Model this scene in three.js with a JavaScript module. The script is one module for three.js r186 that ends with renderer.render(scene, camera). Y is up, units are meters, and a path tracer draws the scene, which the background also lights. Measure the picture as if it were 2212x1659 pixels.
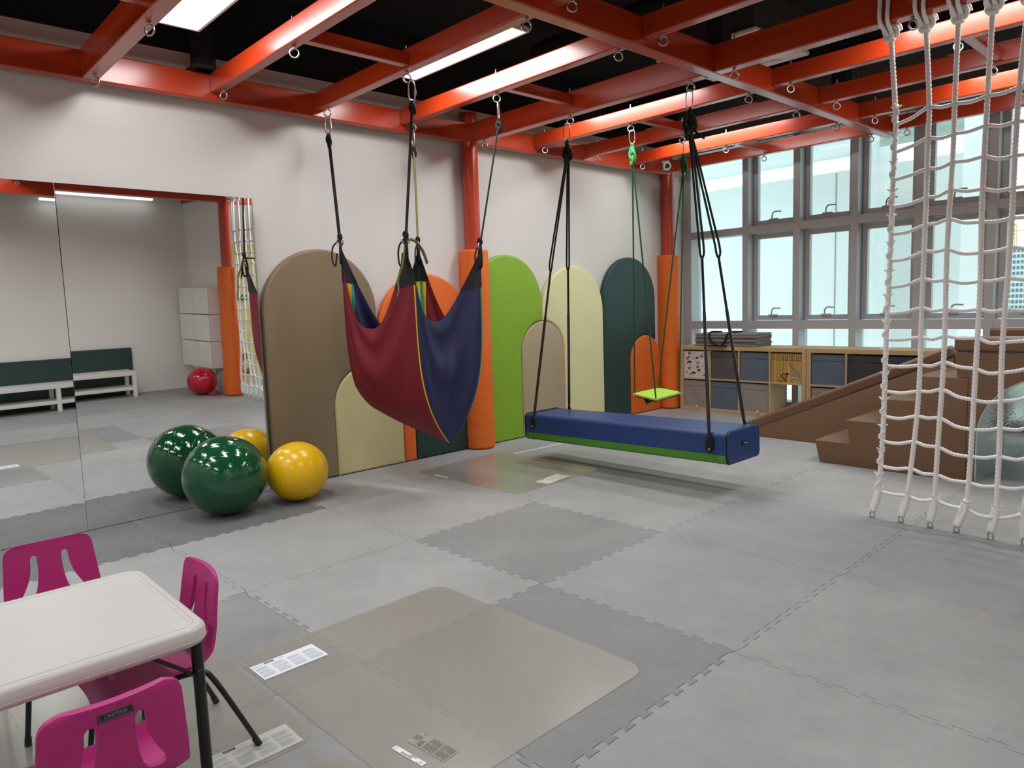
import * as THREE from 'three';
import { RoundedBoxGeometry } from 'three/addons/geometries/RoundedBoxGeometry.js';
import { mergeGeometries, mergeVertices, toCreasedNormals } from 'three/addons/utils/BufferGeometryUtils.js';
import { RectAreaLightUniformsLib } from 'three/addons/lights/RectAreaLightUniformsLib.js';
import { Brush, Evaluator, SUBTRACTION } from 'three-bvh-csg';

// ---------------------------------------------------------------- camera, sky, lights, exposure
const scene = new THREE.Scene();
const camera = new THREE.PerspectiveCamera(56.16, 2212 / 1659, 0.05, 900);
camera.rotation.order = 'YXZ';
camera.position.set(5.069, 1.3296, 0);
camera.rotation.set(THREE.MathUtils.degToRad(-6.3607), THREE.MathUtils.degToRad(47.1425), THREE.MathUtils.degToRad(-1.9831));
scene.add(camera);
scene.background = new THREE.Color().setRGB(0.80, 0.92, 0.97);      // bright overcast sky
scene.backgroundIntensity = 2.3;
const renderer = new THREE.WebGLRenderer({ antialias: true });
renderer.toneMapping = THREE.LinearToneMapping;
renderer.toneMappingExposure = 1.0;
renderer.shadowMap.enabled = true;
RectAreaLightUniformsLib.init();
const PANEL_LIGHT = 18.5, PANEL_GLOW = 3.0;
const PANEL_Y = 3.02;
// ceiling panels: centre x, centre z, turned a quarter?
const PANELS = [[1.11, -1.61], [1.11, -3.2], [1.11, 0.0], [1.11, -4.79], [1.11, -6.38], [3.85, -1.61], [3.55, 1.4], [1.11, 1.4], [3.85, -4.79], [3.85, -6.38], [5.6, -6.0], [5.5, -0.3, 1]];  // last panel is added out of view to brighten right wall and near floor

// ---------------------------------------------------------------- helpers
let seed = 20240611;
const rnd = () => { seed |= 0; seed = seed + 0x6D2B79F5 | 0; let t = Math.imul(seed ^ seed >>> 15, 1 | seed); t = t + Math.imul(t ^ t >>> 7, 61 | t) ^ t; return ((t ^ t >>> 14) >>> 0) / 4294967296; };
const V = (x, y, z) => new THREE.Vector3(x, y, z);
const rgb = (r, g, b) => new THREE.Color().setRGB(r / 255, g / 255, b / 255, THREE.SRGBColorSpace);
const std = (color, roughness = 0.7, extra = {}) => new THREE.MeshStandardMaterial({ color, roughness, metalness: 0, ...extra });
const phys = (color, roughness, extra = {}) => new THREE.MeshPhysicalMaterial({ color, roughness, metalness: 0, ...extra });
const used = new Map();
function numbered(name) { const n = used.get(name) ?? 0; used.set(name, n + 1); return n ? name + '_' + String(n).padStart(3, '0') : name; }
function flat(g) { let q = g.index ? g.toNonIndexed() : g; for (const k of Object.keys(q.attributes)) if (!['position', 'normal', 'uv'].includes(k)) q.deleteAttribute(k); if (!q.attributes.uv) q.setAttribute('uv', new THREE.BufferAttribute(new Float32Array(q.attributes.position.count * 2), 2)); if (!q.attributes.normal) q.computeVertexNormals(); return q; }
const join = (list) => list.length === 1 ? list[0] : mergeGeometries(list.map(flat));
function mesh(name, geos, material, parent) {
  const m = new THREE.Mesh(join(Array.isArray(geos) ? geos : [geos]), material);
  m.name = parent && parent !== scene ? name : numbered(name);
  m.castShadow = m.receiveShadow = true;
  (parent ?? scene).add(m);
  return m;
}
function thing(name, label, category, pos = [0, 0, 0], turn = 0, group) {
  const o = new THREE.Group(); o.name = numbered(name); o.position.set(...pos); o.rotation.y = turn;
  o.userData = { label, category }; if (group) o.userData.group = group;
  scene.add(o); return o;
}
function tag(o, label, category, group) { Object.assign(o.userData, { label, category }); if (group) o.userData.group = group; return o; }
function structure(name, label, category) { const o = new THREE.Group(); o.name = name; o.userData = { kind: 'structure', label, category: category ?? name.split('_')[0] }; scene.add(o); return o; }
const box = (w, h, d, x = 0, y = 0, z = 0) => new THREE.BoxGeometry(w, h, d).translate(x, y, z);
const span = (x0, x1, y0, y1, z0, z1) => box(x1 - x0, y1 - y0, Math.abs(z1 - z0), (x0 + x1) / 2, (y0 + y1) / 2, (z0 + z1) / 2);
const rbox = (w, h, d, r, x = 0, y = 0, z = 0, s = 3) => new RoundedBoxGeometry(w, h, d, s, r).translate(x, y, z);
const rspan = (x0, x1, y0, y1, z0, z1, r, s = 3) => rbox(x1 - x0, y1 - y0, Math.abs(z1 - z0), r, (x0 + x1) / 2, (y0 + y1) / 2, (z0 + z1) / 2, s);
function rod(a, b, r0, r1 = r0, seg = 12) {
  const d = b.clone().sub(a), g = new THREE.CylinderGeometry(r1, r0, d.length(), seg);
  g.applyQuaternion(new THREE.Quaternion().setFromUnitVectors(V(0, 1, 0), d.clone().normalize()));
  return g.translate((a.x + b.x) / 2, (a.y + b.y) / 2, (a.z + b.z) / 2);
}
const tube = (pts, r, n = 24, k = 8, closed = false) => new THREE.TubeGeometry(new THREE.CatmullRomCurve3(pts, closed, 'centripetal'), n, r, k, closed);
function strip(a, b, width, thick, side) {           // flat webbing from a to b
  const d = b.clone().sub(a), L = d.length(), y = d.clone().normalize(), x = side.clone().addScaledVector(y, -side.dot(y)).normalize(), z = x.clone().cross(y);
  const g = new THREE.BoxGeometry(width, L, thick).applyMatrix4(new THREE.Matrix4().makeBasis(x, y, z));
  return g.translate((a.x + b.x) / 2, (a.y + b.y) / 2, (a.z + b.z) / 2);
}
function twisted(pts, r, pitch = 0.055, step = 0.006, k = 15) {       // three-strand rope along a curve
  const c = new THREE.CatmullRomCurve3(pts, false, 'centripetal'), L = c.getLength(), n = Math.max(6, Math.round(L / step));
  const P = c.getSpacedPoints(n), pos = [], idx = [];
  let N = V(0.3, 0.1, 1), T = V(0, 0, 0);
  for (let i = 0; i <= n; i++) {
    T.copy(P[Math.min(n, i + 1)]).sub(P[Math.max(0, i - 1)]).normalize();
    N.addScaledVector(T, -N.dot(T)).normalize(); const B = T.clone().cross(N);
    for (let j = 0; j < k; j++) {
      const a = j / k * Math.PI * 2, q = r * (0.70 + 0.36 * Math.abs(Math.cos(1.5 * (a - i / n * L / (1.35 * pitch) * Math.PI * 2))));
      pos.push(P[i].x + q * (Math.cos(a) * N.x + Math.sin(a) * B.x), P[i].y + q * (Math.cos(a) * N.y + Math.sin(a) * B.y), P[i].z + q * (Math.cos(a) * N.z + Math.sin(a) * B.z));
      if (i < n) { const p = i * k + j, s = i * k + (j + 1) % k; idx.push(p, s, p + k, s, s + k, p + k); }
    }
  }
  for (const [base, flip] of [[0, 1], [n * k, 0]]) for (let j = 1; j < k - 1; j++) idx.push(base, base + (flip ? j + 1 : j), base + (flip ? j : j + 1));
  const g = new THREE.BufferGeometry(); g.setAttribute('position', new THREE.Float32BufferAttribute(pos, 3)); g.setIndex(idx); g.computeVertexNormals();
  return g;
}
const roundRect = (w, h, r) => { const s = new THREE.Shape(), x = -w / 2, y = -h / 2; s.moveTo(x + r, y); s.lineTo(x + w - r, y); s.absarc(x + w - r, y + r, r, -Math.PI / 2, 0); s.lineTo(x + w, y + h - r); s.absarc(x + w - r, y + h - r, r, 0, Math.PI / 2); s.lineTo(x + r, y + h); s.absarc(x + r, y + h - r, r, Math.PI / 2, Math.PI); s.lineTo(x, y + r); s.absarc(x + r, y + r, r, Math.PI, 1.5 * Math.PI); return s; };

// ---------------------------------------------------------------- textures
function grain(size, f) {                             // tiling value-noise helper: f(u, v, noise) -> 0..1
  const cache = new Map();
  const lattice = (n) => { if (!cache.has(n)) { const a = new Float32Array(n * n); for (let i = 0; i < n * n; i++) a[i] = rnd(); cache.set(n, a); } return cache.get(n); };
  const noise = (u, v, n) => { const a = lattice(n), x = u * n, y = v * n, i = Math.floor(x), j = Math.floor(y), s = x - i, t = y - j, q = (p, o) => a[((o % n + n) % n) * n + (p % n + n) % n], w = s * s * (3 - 2 * s), z = t * t * (3 - 2 * t); return (q(i, j) * (1 - w) + q(i + 1, j) * w) * (1 - z) + (q(i, j + 1) * (1 - w) + q(i + 1, j + 1) * w) * z; };
  const data = new Uint8Array(size * size * 4);
  for (let y = 0; y < size; y++) for (let x = 0; x < size; x++) {
    const c = f(x / size, y / size, noise), o = (y * size + x) * 4, [r, g, b] = Array.isArray(c) ? c : [c, c, c];
    data[o] = 255 * Math.min(1, Math.max(0, r)); data[o + 1] = 255 * Math.min(1, Math.max(0, g)); data[o + 2] = 255 * Math.min(1, Math.max(0, b)); data[o + 3] = 255;
  }
  return data;
}
function tex(size, f, { srgb = false, repeat = [1, 1] } = {}) {
  const t = new THREE.DataTexture(grain(size, f), size, size); t.magFilter = THREE.LinearFilter; t.minFilter = THREE.LinearMipmapLinearFilter; t.generateMipmaps = true;
  t.wrapS = t.wrapT = THREE.RepeatWrapping; t.repeat.set(...repeat); if (srgb) t.colorSpace = THREE.SRGBColorSpace; t.needsUpdate = true; return t;
}
function paint(w, h, draw) { const c = document.createElement('canvas'); c.width = w; c.height = h; const x = c.getContext('2d'); draw(x, w, h); const t = new THREE.CanvasTexture(c); t.colorSpace = THREE.SRGBColorSpace; return t; }

const scuff = tex(512, (u, v, n) => { const a = 0.5 * n(u, v, 6) + 0.3 * n(u, v, 17) + 0.2 * n(u, v, 60), s = Math.pow(n(u * 1, v, 9) * n(u, v, 40), 3) * 0.5; return 0.86 + 0.12 * a + 0.10 * s; }, { srgb: true, repeat: [0.45, 0.45] });
const weave = tex(128, (u, v) => { const a = Math.sin(u * 16 * Math.PI) * Math.sin(v * 16 * Math.PI); return 0.5 + 0.5 * a; }, { repeat: [16, 16] });
const leather = tex(256, (u, v, n) => 0.6 * n(u, v, 90) + 0.4 * n(u, v, 30), { repeat: [5, 5] });
const plaster = tex(512, (u, v, n) => 0.45 * n(u, v * 0.25, 120) + 0.25 * n(u, v, 60) + 0.3 * n(u, v, 10), { repeat: [0.8, 0.8] });
const oak = tex(512, (u, v, n) => { const g = 0.5 * n(u, v * 0.06, 80) + 0.3 * n(u, v * 0.1, 30) + 0.2 * n(u, v, 12); return [0.70 + 0.10 * g, 0.58 + 0.11 * g, 0.42 + 0.12 * g]; }, { srgb: true, repeat: [1.2, 1.2] });
const cloth = tex(128, (u, v, n) => 0.4 * n(u, v, 100) + 0.3 * (0.5 + 0.5 * Math.sin(u * 80 * Math.PI)) + 0.3 * (0.5 + 0.5 * Math.sin(v * 80 * Math.PI)), { repeat: [8, 8] });
const concrete = tex(512, (u, v, n) => { const a = 0.4 * n(u, v, 5) + 0.3 * n(u, v * 0.2, 22) + 0.3 * n(u, v, 70); return [0.84 + 0.1 * a, 0.87 + 0.09 * a, 0.86 + 0.09 * a]; }, { srgb: true, repeat: [0.25, 0.25] });

// ---------------------------------------------------------------- materials
const M = {
  wall: phys(rgb(212, 208, 204), 0.34, { bumpMap: plaster, bumpScale: 0.0012, specularIntensity: 0.8 }),
  wallLitCopy: phys(rgb(234, 233, 228), 0.45, { bumpMap: plaster, bumpScale: 0.0012 }),  // same paint as wall, lightened to stand in for light missing there
  black: std(rgb(22, 23, 27), 0.9),
  ceilBlack: std(rgb(14, 15, 22), 0.95),
  red: phys(rgb(180, 54, 18), 0.3, { clearcoat: 0.45, clearcoatRoughness: 0.2 }),
  orange: phys(rgb(224, 106, 30), 0.5, { bumpMap: leather, bumpScale: 0.0004 }),
  steel: std(rgb(190, 190, 188), 0.28, { metalness: 1 }),
  alu: std(rgb(184, 187, 191), 0.5, { metalness: 0.15 }),
  aluDark: std(rgb(104, 100, 99), 0.5, { metalness: 0.15 }),
  glass: new THREE.MeshPhysicalMaterial({ color: new THREE.Color().setRGB(0.92, 0.965, 0.955), roughness: 0, transmission: 1, thickness: 0, ior: 1.45 }),
  mirror: std(new THREE.Color().setRGB(0.92, 0.935, 0.93), 0.012, { metalness: 1 }),
  dark: std(rgb(34, 33, 33), 0.6),
  blackCloth: std(rgb(18, 18, 20), 0.85, { bumpMap: cloth, bumpScale: 0.0006 }),
  blackMetal: std(rgb(22, 22, 22), 0.35),
  white: phys(rgb(228, 227, 222), 0.4),
  net: std(rgb(243, 242, 240), 0.75),
};
const pad = (r, g, b, rough = 0.5) => phys(rgb(r, g, b), rough, { bumpMap: leather, bumpScale: 0.0004 });

// ================================================================ STRUCTURE
const X0 = -0.115, X1 = 6.25, Z0 = 2.2, Z1 = -7.75, CEIL = 3.62;
// floor: jigsaw foam tiles over a slab
const floor = structure('floor', 'grey interlocking foam mat floor');
mesh('subfloor', span(X0 - 0.2, X1 + 0.2, -0.16, -0.021, Z1 - 0.2, Z0 + 0.2), std(rgb(30, 30, 30), 0.95), floor);
{
  const th = THREE.MathUtils.degToRad(-1.1773), c = Math.cos(th), s = Math.sin(th), ox = 0.743, oz = -1.281;
  const I0 = -4, I1 = 7, J0 = -1, J1 = 6;
  const node = (i, j) => { let x = ox + c * j + s * i, z = oz + s * j - c * i; if (j <= J0) x = X0 + 0.002; if (j >= J1) x = X1 - 0.002; if (i <= I0) z = Z0 - 0.002; if (i >= I1) z = Z1 + 0.002; return [x, z]; };
  const T = 22, A = 0.0115, E = 0.0045;
  function edge(a, b, plain, flip) {                  // toothed line from a to b; the two tiles that share it use the same teeth
    const dx = b[0] - a[0], dz = b[1] - a[1], L = Math.hypot(dx, dz), nx = -dz / L, nz = dx / L, out = [[...a]];
    if (plain) return out;
    const n = Math.max(4, Math.round(L * T / 2) * 2);
    for (let k = 1; k < n - 1; k++) for (const t of [k / n - E / L, (k + 1) / n + E / L]) { const o = (k % 2 ? A : -A); out.push([a[0] + dx * t + nx * o, a[1] + dz * t + nz * o]); }
    return out;
  }
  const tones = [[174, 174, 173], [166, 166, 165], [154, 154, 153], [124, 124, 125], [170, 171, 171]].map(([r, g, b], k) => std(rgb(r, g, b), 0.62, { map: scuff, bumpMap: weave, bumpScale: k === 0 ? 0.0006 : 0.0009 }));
  const fixed = { '0,0': 0, '0,1': 0, '1,0': 0, '1,1': 2, '0,2': 2, '1,2': 4, '2,2': 4, '2,1': 0, '0,3': 0, '1,3': 0, '2,3': 4, '3,2': 0, '-1,0': 0, '-1,1': 2, '-1,2': 1 };
  for (let i = I0; i < I1; i++) for (let j = J0; j < J1; j++) {
    const n00 = node(i, j), n10 = node(i + 1, j), n11 = node(i + 1, j + 1), n01 = node(i, j + 1);
    const rev = (e, last) => [last, ...e.slice(1).reverse()];
    const sides = [
      [edge(n00, n10, j === J0), [1, 0]], [edge(n10, n11, i + 1 === I1), [0, 1]],
      [rev(edge(n01, n11, j + 1 === J1), [...n11]), [-1, 0]], [rev(edge(n00, n01, i === I0), [...n01]), [0, -1]],
    ];
    const g = 0.0013, pts = [];
    for (const [e, [gx, gz]] of sides) e.forEach(([x, z], k) => pts.push(new THREE.Vector2(x + (k ? gx * g : 0), -(z + (k ? gz * g : 0)))));
    const cx = (n00[0] + n11[0]) / 2, cz = (n00[1] + n11[1]) / 2;
    for (const k of [0, sides[0][0].length, sides[0][0].length + sides[1][0].length, sides[0][0].length + sides[1][0].length + sides[2][0].length]) { const q = pts[k]; q.x += Math.sign(cx - q.x) * g; q.y += Math.sign(-cz - q.y) * g; }
    const geo = new THREE.ExtrudeGeometry(new THREE.Shape(pts), { depth: 0.02, bevelEnabled: false }).rotateX(-Math.PI / 2).translate(0, -0.02, 0);
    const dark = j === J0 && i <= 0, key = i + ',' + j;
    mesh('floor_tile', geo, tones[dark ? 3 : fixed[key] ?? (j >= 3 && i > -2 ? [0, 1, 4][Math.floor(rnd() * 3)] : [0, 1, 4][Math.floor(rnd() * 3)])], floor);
  }
}
// walls
const wl = structure('wall_left', 'warm white wall behind the mirror and arch pads');
mesh('painted_wall', span(X0 - 0.2, X0, -0.15, 3.09, Z0, -7.55), M.wall, wl);
mesh('upper_wall', span(X0 - 0.2, X0, 3.09, CEIL, Z0, Z1), M.ceilBlack, wl).userData.label = 'black painted wall top';
mesh('window_return', span(X0 - 0.2, X0 + 0.045, -0.15, 3.09, -7.55, Z1), M.wall, wl);
mesh('wall_back', span(X0 - 0.2, X1 + 0.2, -0.15, CEIL, Z0, Z0 + 0.2), M.wall).userData = { kind: 'structure', label: 'plain wall behind the viewer', category: 'wall' };
mesh('wall_right', span(X1, X1 + 0.2, -0.15, CEIL, Z0, Z1), M.wallLitCopy).userData = { kind: 'structure', label: 'wall seen in the mirror behind the white bench, colour lightened in place of light', category: 'wall' };
mesh('wall_partition', span(5.08, X1, 0, CEIL, -4.46, -4.32), M.wallLitCopy).userData = { kind: 'structure', label: 'short wall carrying the white cabinets in the mirror', category: 'wall' };
mesh('ceiling', span(X0 - 0.2, X1 + 0.2, CEIL, CEIL + 0.15, Z1 - 0.2, Z0 + 0.2), M.ceilBlack).userData = { kind: 'structure', label: 'black painted ceiling slab', category: 'ceiling' };
const wf = structure('wall_far', 'grey bulkhead above the window wall');
mesh('bulkhead', span(X0 - 0.2, X1 + 0.2, 3.1, CEIL, Z1 - 0.2, Z1 + 0.04), std(rgb(92, 96, 95), 0.7), wf);
mesh('sill_wall', span(X0 - 0.2, X1 + 0.2, -0.15, 0.07, Z1 - 0.2, Z1), M.aluDark, wf);
mesh('trim_1', span(-0.115, 0.046, 0, 3.1, Z1 - 0.2, Z1 + 0.02), M.alu).userData = { kind: 'structure', label: 'grey aluminium window jamb beside the white wall', category: 'trim' };
// windows: one bay each, three lights high; all but the first bay have opening sashes with lever handles
{
  const glassZ = Z1 - 0.13, edges = [0.046, 0.765]; while (edges[edges.length - 1] < X1 - 0.5) edges.push(edges[edges.length - 1] + 0.608); edges[edges.length - 1] = X1;
  for (let k = 0; k < edges.length - 1; k++) {
    const a = edges[k] + (k ? 0.036 : 0), b = edges[k + 1] - 0.036, w = structure('window_' + (k + 1), k ? 'grey framed window bay with lever-handled sashes, bay ' + (k + 1) + ' from the corner' : 'fixed window bay next to the corner post');
    mesh('mullion', span(b, edges[k + 1] + 0.036, 0.07, 3.1, Z1 - 0.2, Z1 + 0.015), M.alu, w);
    mesh('transom', span(a, b, 0.945, 1.035, Z1 - 0.2, Z1 + 0.01), M.alu, w);
    mesh('transom', span(a, b, 2.03, 2.115, Z1 - 0.2, Z1 + 0.01), M.alu, w);
    mesh('transom', span(a, b, 3.04, 3.1, Z1 - 0.2, Z1 + 0.01), M.alu, w);
    mesh('transom', span(a, b, 0.07, 0.12, Z1 - 0.2, Z1 + 0.01), M.alu, w);
    const pane = (y0, y1, inset) => mesh('pane', span(a + inset, b - inset, y0 + inset, y1 - inset, glassZ - 0.003, glassZ + 0.003), M.glass, w);
    pane(0.12, 0.945, 0);
    for (const [y0, y1] of [[1.035, 2.03], [2.115, 3.04]]) {
      if (!k) { pane(y0, y1, 0); continue; }
      const f = 0.06, z0 = glassZ - 0.03, z1 = glassZ + 0.028;
      const sash = mesh('sash', [span(a + 0.006, a + f, y0 + 0.006, y1 - 0.006, z0, z1), span(b - f, b - 0.006, y0 + 0.006, y1 - 0.006, z0, z1), span(a + f, b - f, y0 + 0.006, y0 + f, z0, z1), span(a + f, b - f, y1 - f, y1 - 0.006, z0, z1)], M.alu, w);
      pane(y0, y1, f);
      const hx = (a + b) / 2 - 0.02, hy = y0 + f + 0.004;
      mesh('handle', [rspan(hx - 0.05, hx + 0.06, hy - 0.014, hy + 0.008, z1, z1 + 0.018, 0.006), tube([V(hx - 0.01, hy, z1 + 0.012), V(hx - 0.006, hy + 0.045, z1 + 0.02), V(hx + 0.02, hy + 0.075, z1 + 0.03), V(hx + 0.1, hy + 0.075, z1 + 0.03)], 0.008, 16, 8)], M.alu, sash);
    }
  }
}

// ================================================================ RED STEEL FRAME
const HB = 2.765, HT = 2.935, HM = 2.812, ZC = -4.325, XM = 2.42, XR = 4.9;
const frame = thing('ceiling_frame', 'red-orange painted steel beam grid under the black ceiling', 'steel frame');
{
  const beamZ = (x, w, z0, z1, y0 = HB) => [rspan(x - w / 2, x + w / 2, y0, HT, z0, z1, 0.006, 2), rspan(x - w / 2 - 0.012, x + w / 2 + 0.012, y0, y0 + 0.012, z0, z1, 0.004, 1)];
  for (const x of [-0.005, XM, XR]) mesh('main_beam', rspan(x - 0.045, x + 0.045, x === XR ? 2.67 : HB, HT, 1.9, -7.48, 0.009, 2), M.red, frame);
  const zs = []; for (let k = -7; k <= 4; k++) zs.push(ZC - k * 0.765);
  const bays = [[0.04, XM - 0.045], [XM + 0.045, XR - 0.045], [XR + 0.045, X1 - 0.03]];
  const eye = (x, y, z) => [new THREE.TorusGeometry(0.025, 0.0052, 8, 22).rotateY(0.55 + 0.5 * rnd()).translate(x, y - 0.04, z), rod(V(x, y - 0.016, z), V(x, y + 0.01, z), 0.0055), rod(V(x, y - 0.002, z), V(x, y - 0.008, z), 0.012), rod(V(x, HT, z), V(x, HT + 0.035, z), 0.005), rod(V(x, HT, z), V(x, HT + 0.012, z), 0.011, 0.011, 6)];
  zs.forEach((z, k) => {
    const main = Math.abs((z - ZC) / 0.765 % 4) < 0.01, y = main ? HB : HM, w = main ? 0.09 : 0.075;
    bays.forEach(([a, b], q) => {
      mesh('cross_beam', rspan(a, b, y, HT, z + w / 2, z - w / 2, 0.008, 2), M.red, frame);
      const m = (a + b) / 2;
      if (q < 2) for (const x of [a + 0.12, m - 0.03, b - 0.11]) mesh('eye_bolt', eye(x, y, z), M.steel, frame);
    });
  });
  // short braces in every second gap
  for (let k = -6; k <= 3; k++) if ((k + 8) % 2 === 1) for (const x of [1.23, 3.66]) mesh('brace', rspan(x - 0.03, x + 0.03, HM + 0.012, HM + 0.09, ZC - k * 0.765 - 0.037, ZC - (k + 1) * 0.765 + 0.037, 0.005, 1), M.red, frame);
  for (const [x, z, top] of [[-0.025, -4.30, 3.03], [-0.03, -7.36, 3.0], [XR + 0.02, ZC, 3.03]]) mesh('column', rod(V(x, 0, z), V(x, top, z), 0.075, 0.075, 32), M.red, frame);
}
function postPad(x, z, top, label) {
  const o = thing('column_pad', label, 'padding', [x, 0, z], 0, 'orange padded column covers');
  const pts = []; const r = 0.136;
  pts.push(V(0.078, 0.004, 0)); for (let k = 0; k <= 6; k++) { const a = -Math.PI / 2 + k / 6 * Math.PI / 2; pts.push(V(r - 0.025 + 0.025 * Math.cos(a), 0.029 + 0.025 * Math.sin(a), 0)); }
  const N = 40; for (let k = 1; k < N; k++) { const y = 0.03 + (top - 0.06) * k / N; pts.push(V(r + 0.002 * Math.sin(y * 9) + (y < 0.7 ? 0.0022 * Math.sin(y * 55) : 0), y, 0)); }
  for (let k = 0; k <= 6; k++) { const a = k / 6 * Math.PI / 2; pts.push(V(r - 0.02 + 0.02 * Math.cos(a), top - 0.02 + 0.02 * Math.sin(a), 0)); }
  pts.push(V(0.078, top, 0));
  const g = new THREE.LatheGeometry(pts.map((p) => new THREE.Vector2(p.x, p.y)), 64), P = g.attributes.position;
  for (let i = 0; i < P.count; i++) { const a = Math.atan2(P.getZ(i), P.getX(i)), y = P.getY(i), q = 1 + (y < 0.75 && y > 0.05 ? 0.018 * Math.sin(y * 38 + 2.2 * Math.sin(a * 2) + a) * Math.sin(y * 7) : 0.004 * Math.sin(a * 3 + y * 5)); P.setX(i, P.getX(i) * q); P.setZ(i, P.getZ(i) * q); }
  g.computeVertexNormals();
  mesh('cover', g, M.orange, o);
  mesh('seam', rod(V(-0.138, 0.05, 0.01), V(-0.138, top - 0.03, 0.01), 0.003), M.orange, o);
}
postPad(-0.025, -4.30, 1.825, 'tall orange padded cover on the post beside the lime pad');
postPad(-0.03, -7.36, 1.84, 'orange padded cover on the corner post by the windows');
postPad(XR + 0.02, ZC, 1.80, 'orange padded cover on the post reflected in the mirror');

// ================================================================ WALL PADS
{
  const list = [
    // name, label, colour, u0, u1, top, cut left [u0,u1,top], cut right
    ['wide brown-grey arched wall pad behind the yellow ball', [130, 111, 86], 2.284, 3.256, 1.80, null, 'a'],
    ['small khaki arched pad between brown and orange wall pads', [196, 186, 138], 2.825, 3.466, 0.874, null, null, 'a'],
    ['tall orange arched wall pad behind the hammock', [224, 104, 30], 3.268, 4.255, 1.615, 'a', 'b'],
    ['small dark green arched pad left of the orange post', [28, 56, 52], 3.595, 4.24, 0.90, null, null, 'b'],
    ['lime green arched wall pad right of the orange post', [128, 168, 34], 4.275, 5.197, 1.797, null, 'c'],
    ['small taupe arched pad between lime and cream pads', [168, 150, 122], 4.897, 5.513, 1.147, null, null, 'c'],
    ['pale cream arched wall pad behind the blue swing', [218, 212, 164], 5.206, 6.150, 1.702, 'c', null],
    ['tall dark green arched wall pad near the corner post', [34, 62, 60], 6.162, 7.108, 1.806, null, 'd'],
    ['small orange arched pad beside the corner post', [224, 102, 30], 6.629, 7.20, 0.913, null, null, 'd'],
  ];
  const small = {}; for (const p of list) if (p[7]) small[p[7]] = p;
  for (const [label, col, u0, u1, top, cl, cr] of list) {
    const R = (u1 - u0) / 2, uc = (u0 + u1) / 2, sp = top - R, s = new THREE.Shape(), gap = 0.004, seg = [];
    const L = cl && small[cl], Q = cr && small[cr];
    const arc = (p, from, to) => { const r = (p[3] - p[2]) / 2 + gap, c = (p[2] + p[3]) / 2, y0 = p[4] - r + gap; for (let k = 0; k <= 20; k++) { const a = from + (to - from) * k / 20; seg.push([c + r * Math.cos(a), y0 + r * Math.sin(a)]); } };
    if (L) { const r = (L[3] - L[2]) / 2 + gap, c = (L[2] + L[3]) / 2, a = Math.acos(Math.max(-1, (u0 - c) / r)); arc(L, a, 0); seg.push([L[3] + gap, 0.004]); } else seg.push([u0, 0.004]);
    if (Q) { const r = (Q[3] - Q[2]) / 2 + gap, c = (Q[2] + Q[3]) / 2; seg.push([Q[2] - gap, 0.004]); arc(Q, Math.PI, Math.acos(Math.min(1, (u1 - c) / r))); } else seg.push([u1, 0.004]);
    for (let k = 0; k <= 40; k++) { const a = k / 40 * Math.PI; seg.push([uc + R * Math.cos(a), sp + R * Math.sin(a)]); }
    seg.forEach(([x, y], k) => k ? s.lineTo(x, y) : s.moveTo(x, y));
    const g = new THREE.ExtrudeGeometry(s, { depth: 0.028, bevelThickness: 0.02, bevelSize: 0.02, bevelOffset: -0.02, bevelSegments: 5, curveSegments: 24 }).rotateY(Math.PI / 2).translate(X0 + 0.022, 0, 0);
    tag(mesh('wall_pad', toCreasedNormals(g, 0.7), pad(...col, 0.48)), label, 'wall pad', 'arched wall pads');
  }
}

// ================================================================ MIRRORS
{
  const o = V(-0.0209, 0, -1.6);
  const H = 2.138;
  for (const [eps, dl, a, b, label] of [[-0.998, -1.606, -1.0235, -2.236, 'wall mirror panel next to the brown arched pad'], [-0.583, -2.356, 0.2, -1.0205, 'wall mirror panel behind the chairs and table']]) {
    const e = THREE.MathUtils.degToRad(eps), d = THREE.MathUtils.degToRad(dl), n = V(Math.cos(e) * Math.cos(d), Math.sin(e), Math.cos(e) * Math.sin(d));
    const t = V(0, 1, 0).cross(n).normalize(), u = n.clone().cross(t);          // t runs towards -z
    const root = thing('wall_mirror', label, 'mirror', [0, 0, 0], 0, 'mirror panels'); root.matrixAutoUpdate = true;
    const zc = (a + b) / 2, w = Math.abs(a - b) / Math.abs(t.z), c = o.clone().addScaledVector(t, (zc - o.z) / t.z);
    root.position.copy(c); root.quaternion.setFromRotationMatrix(new THREE.Matrix4().makeBasis(t, u, n));
    mesh('glass', box(w, H - 0.003, 0.004, 0, H / 2 + 0.0015, -0.002), M.mirror, root);
    mesh('bottom_channel', box(w, 0.003, 0.006, 0, 0.0015, -0.002), M.dark, root);
    mesh('backing', box(w - 0.004, H - 0.004, 0.016, 0, H / 2 + 0.002, -0.0125), M.dark, root);
    if (b < -2) mesh('edge_strip', box(0.006, H, 0.02, (t.z < 0 ? w / 2 + 0.004 : -w / 2 - 0.004), H / 2 + 0.001, -0.009), M.steel, root);
  }
}

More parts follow.
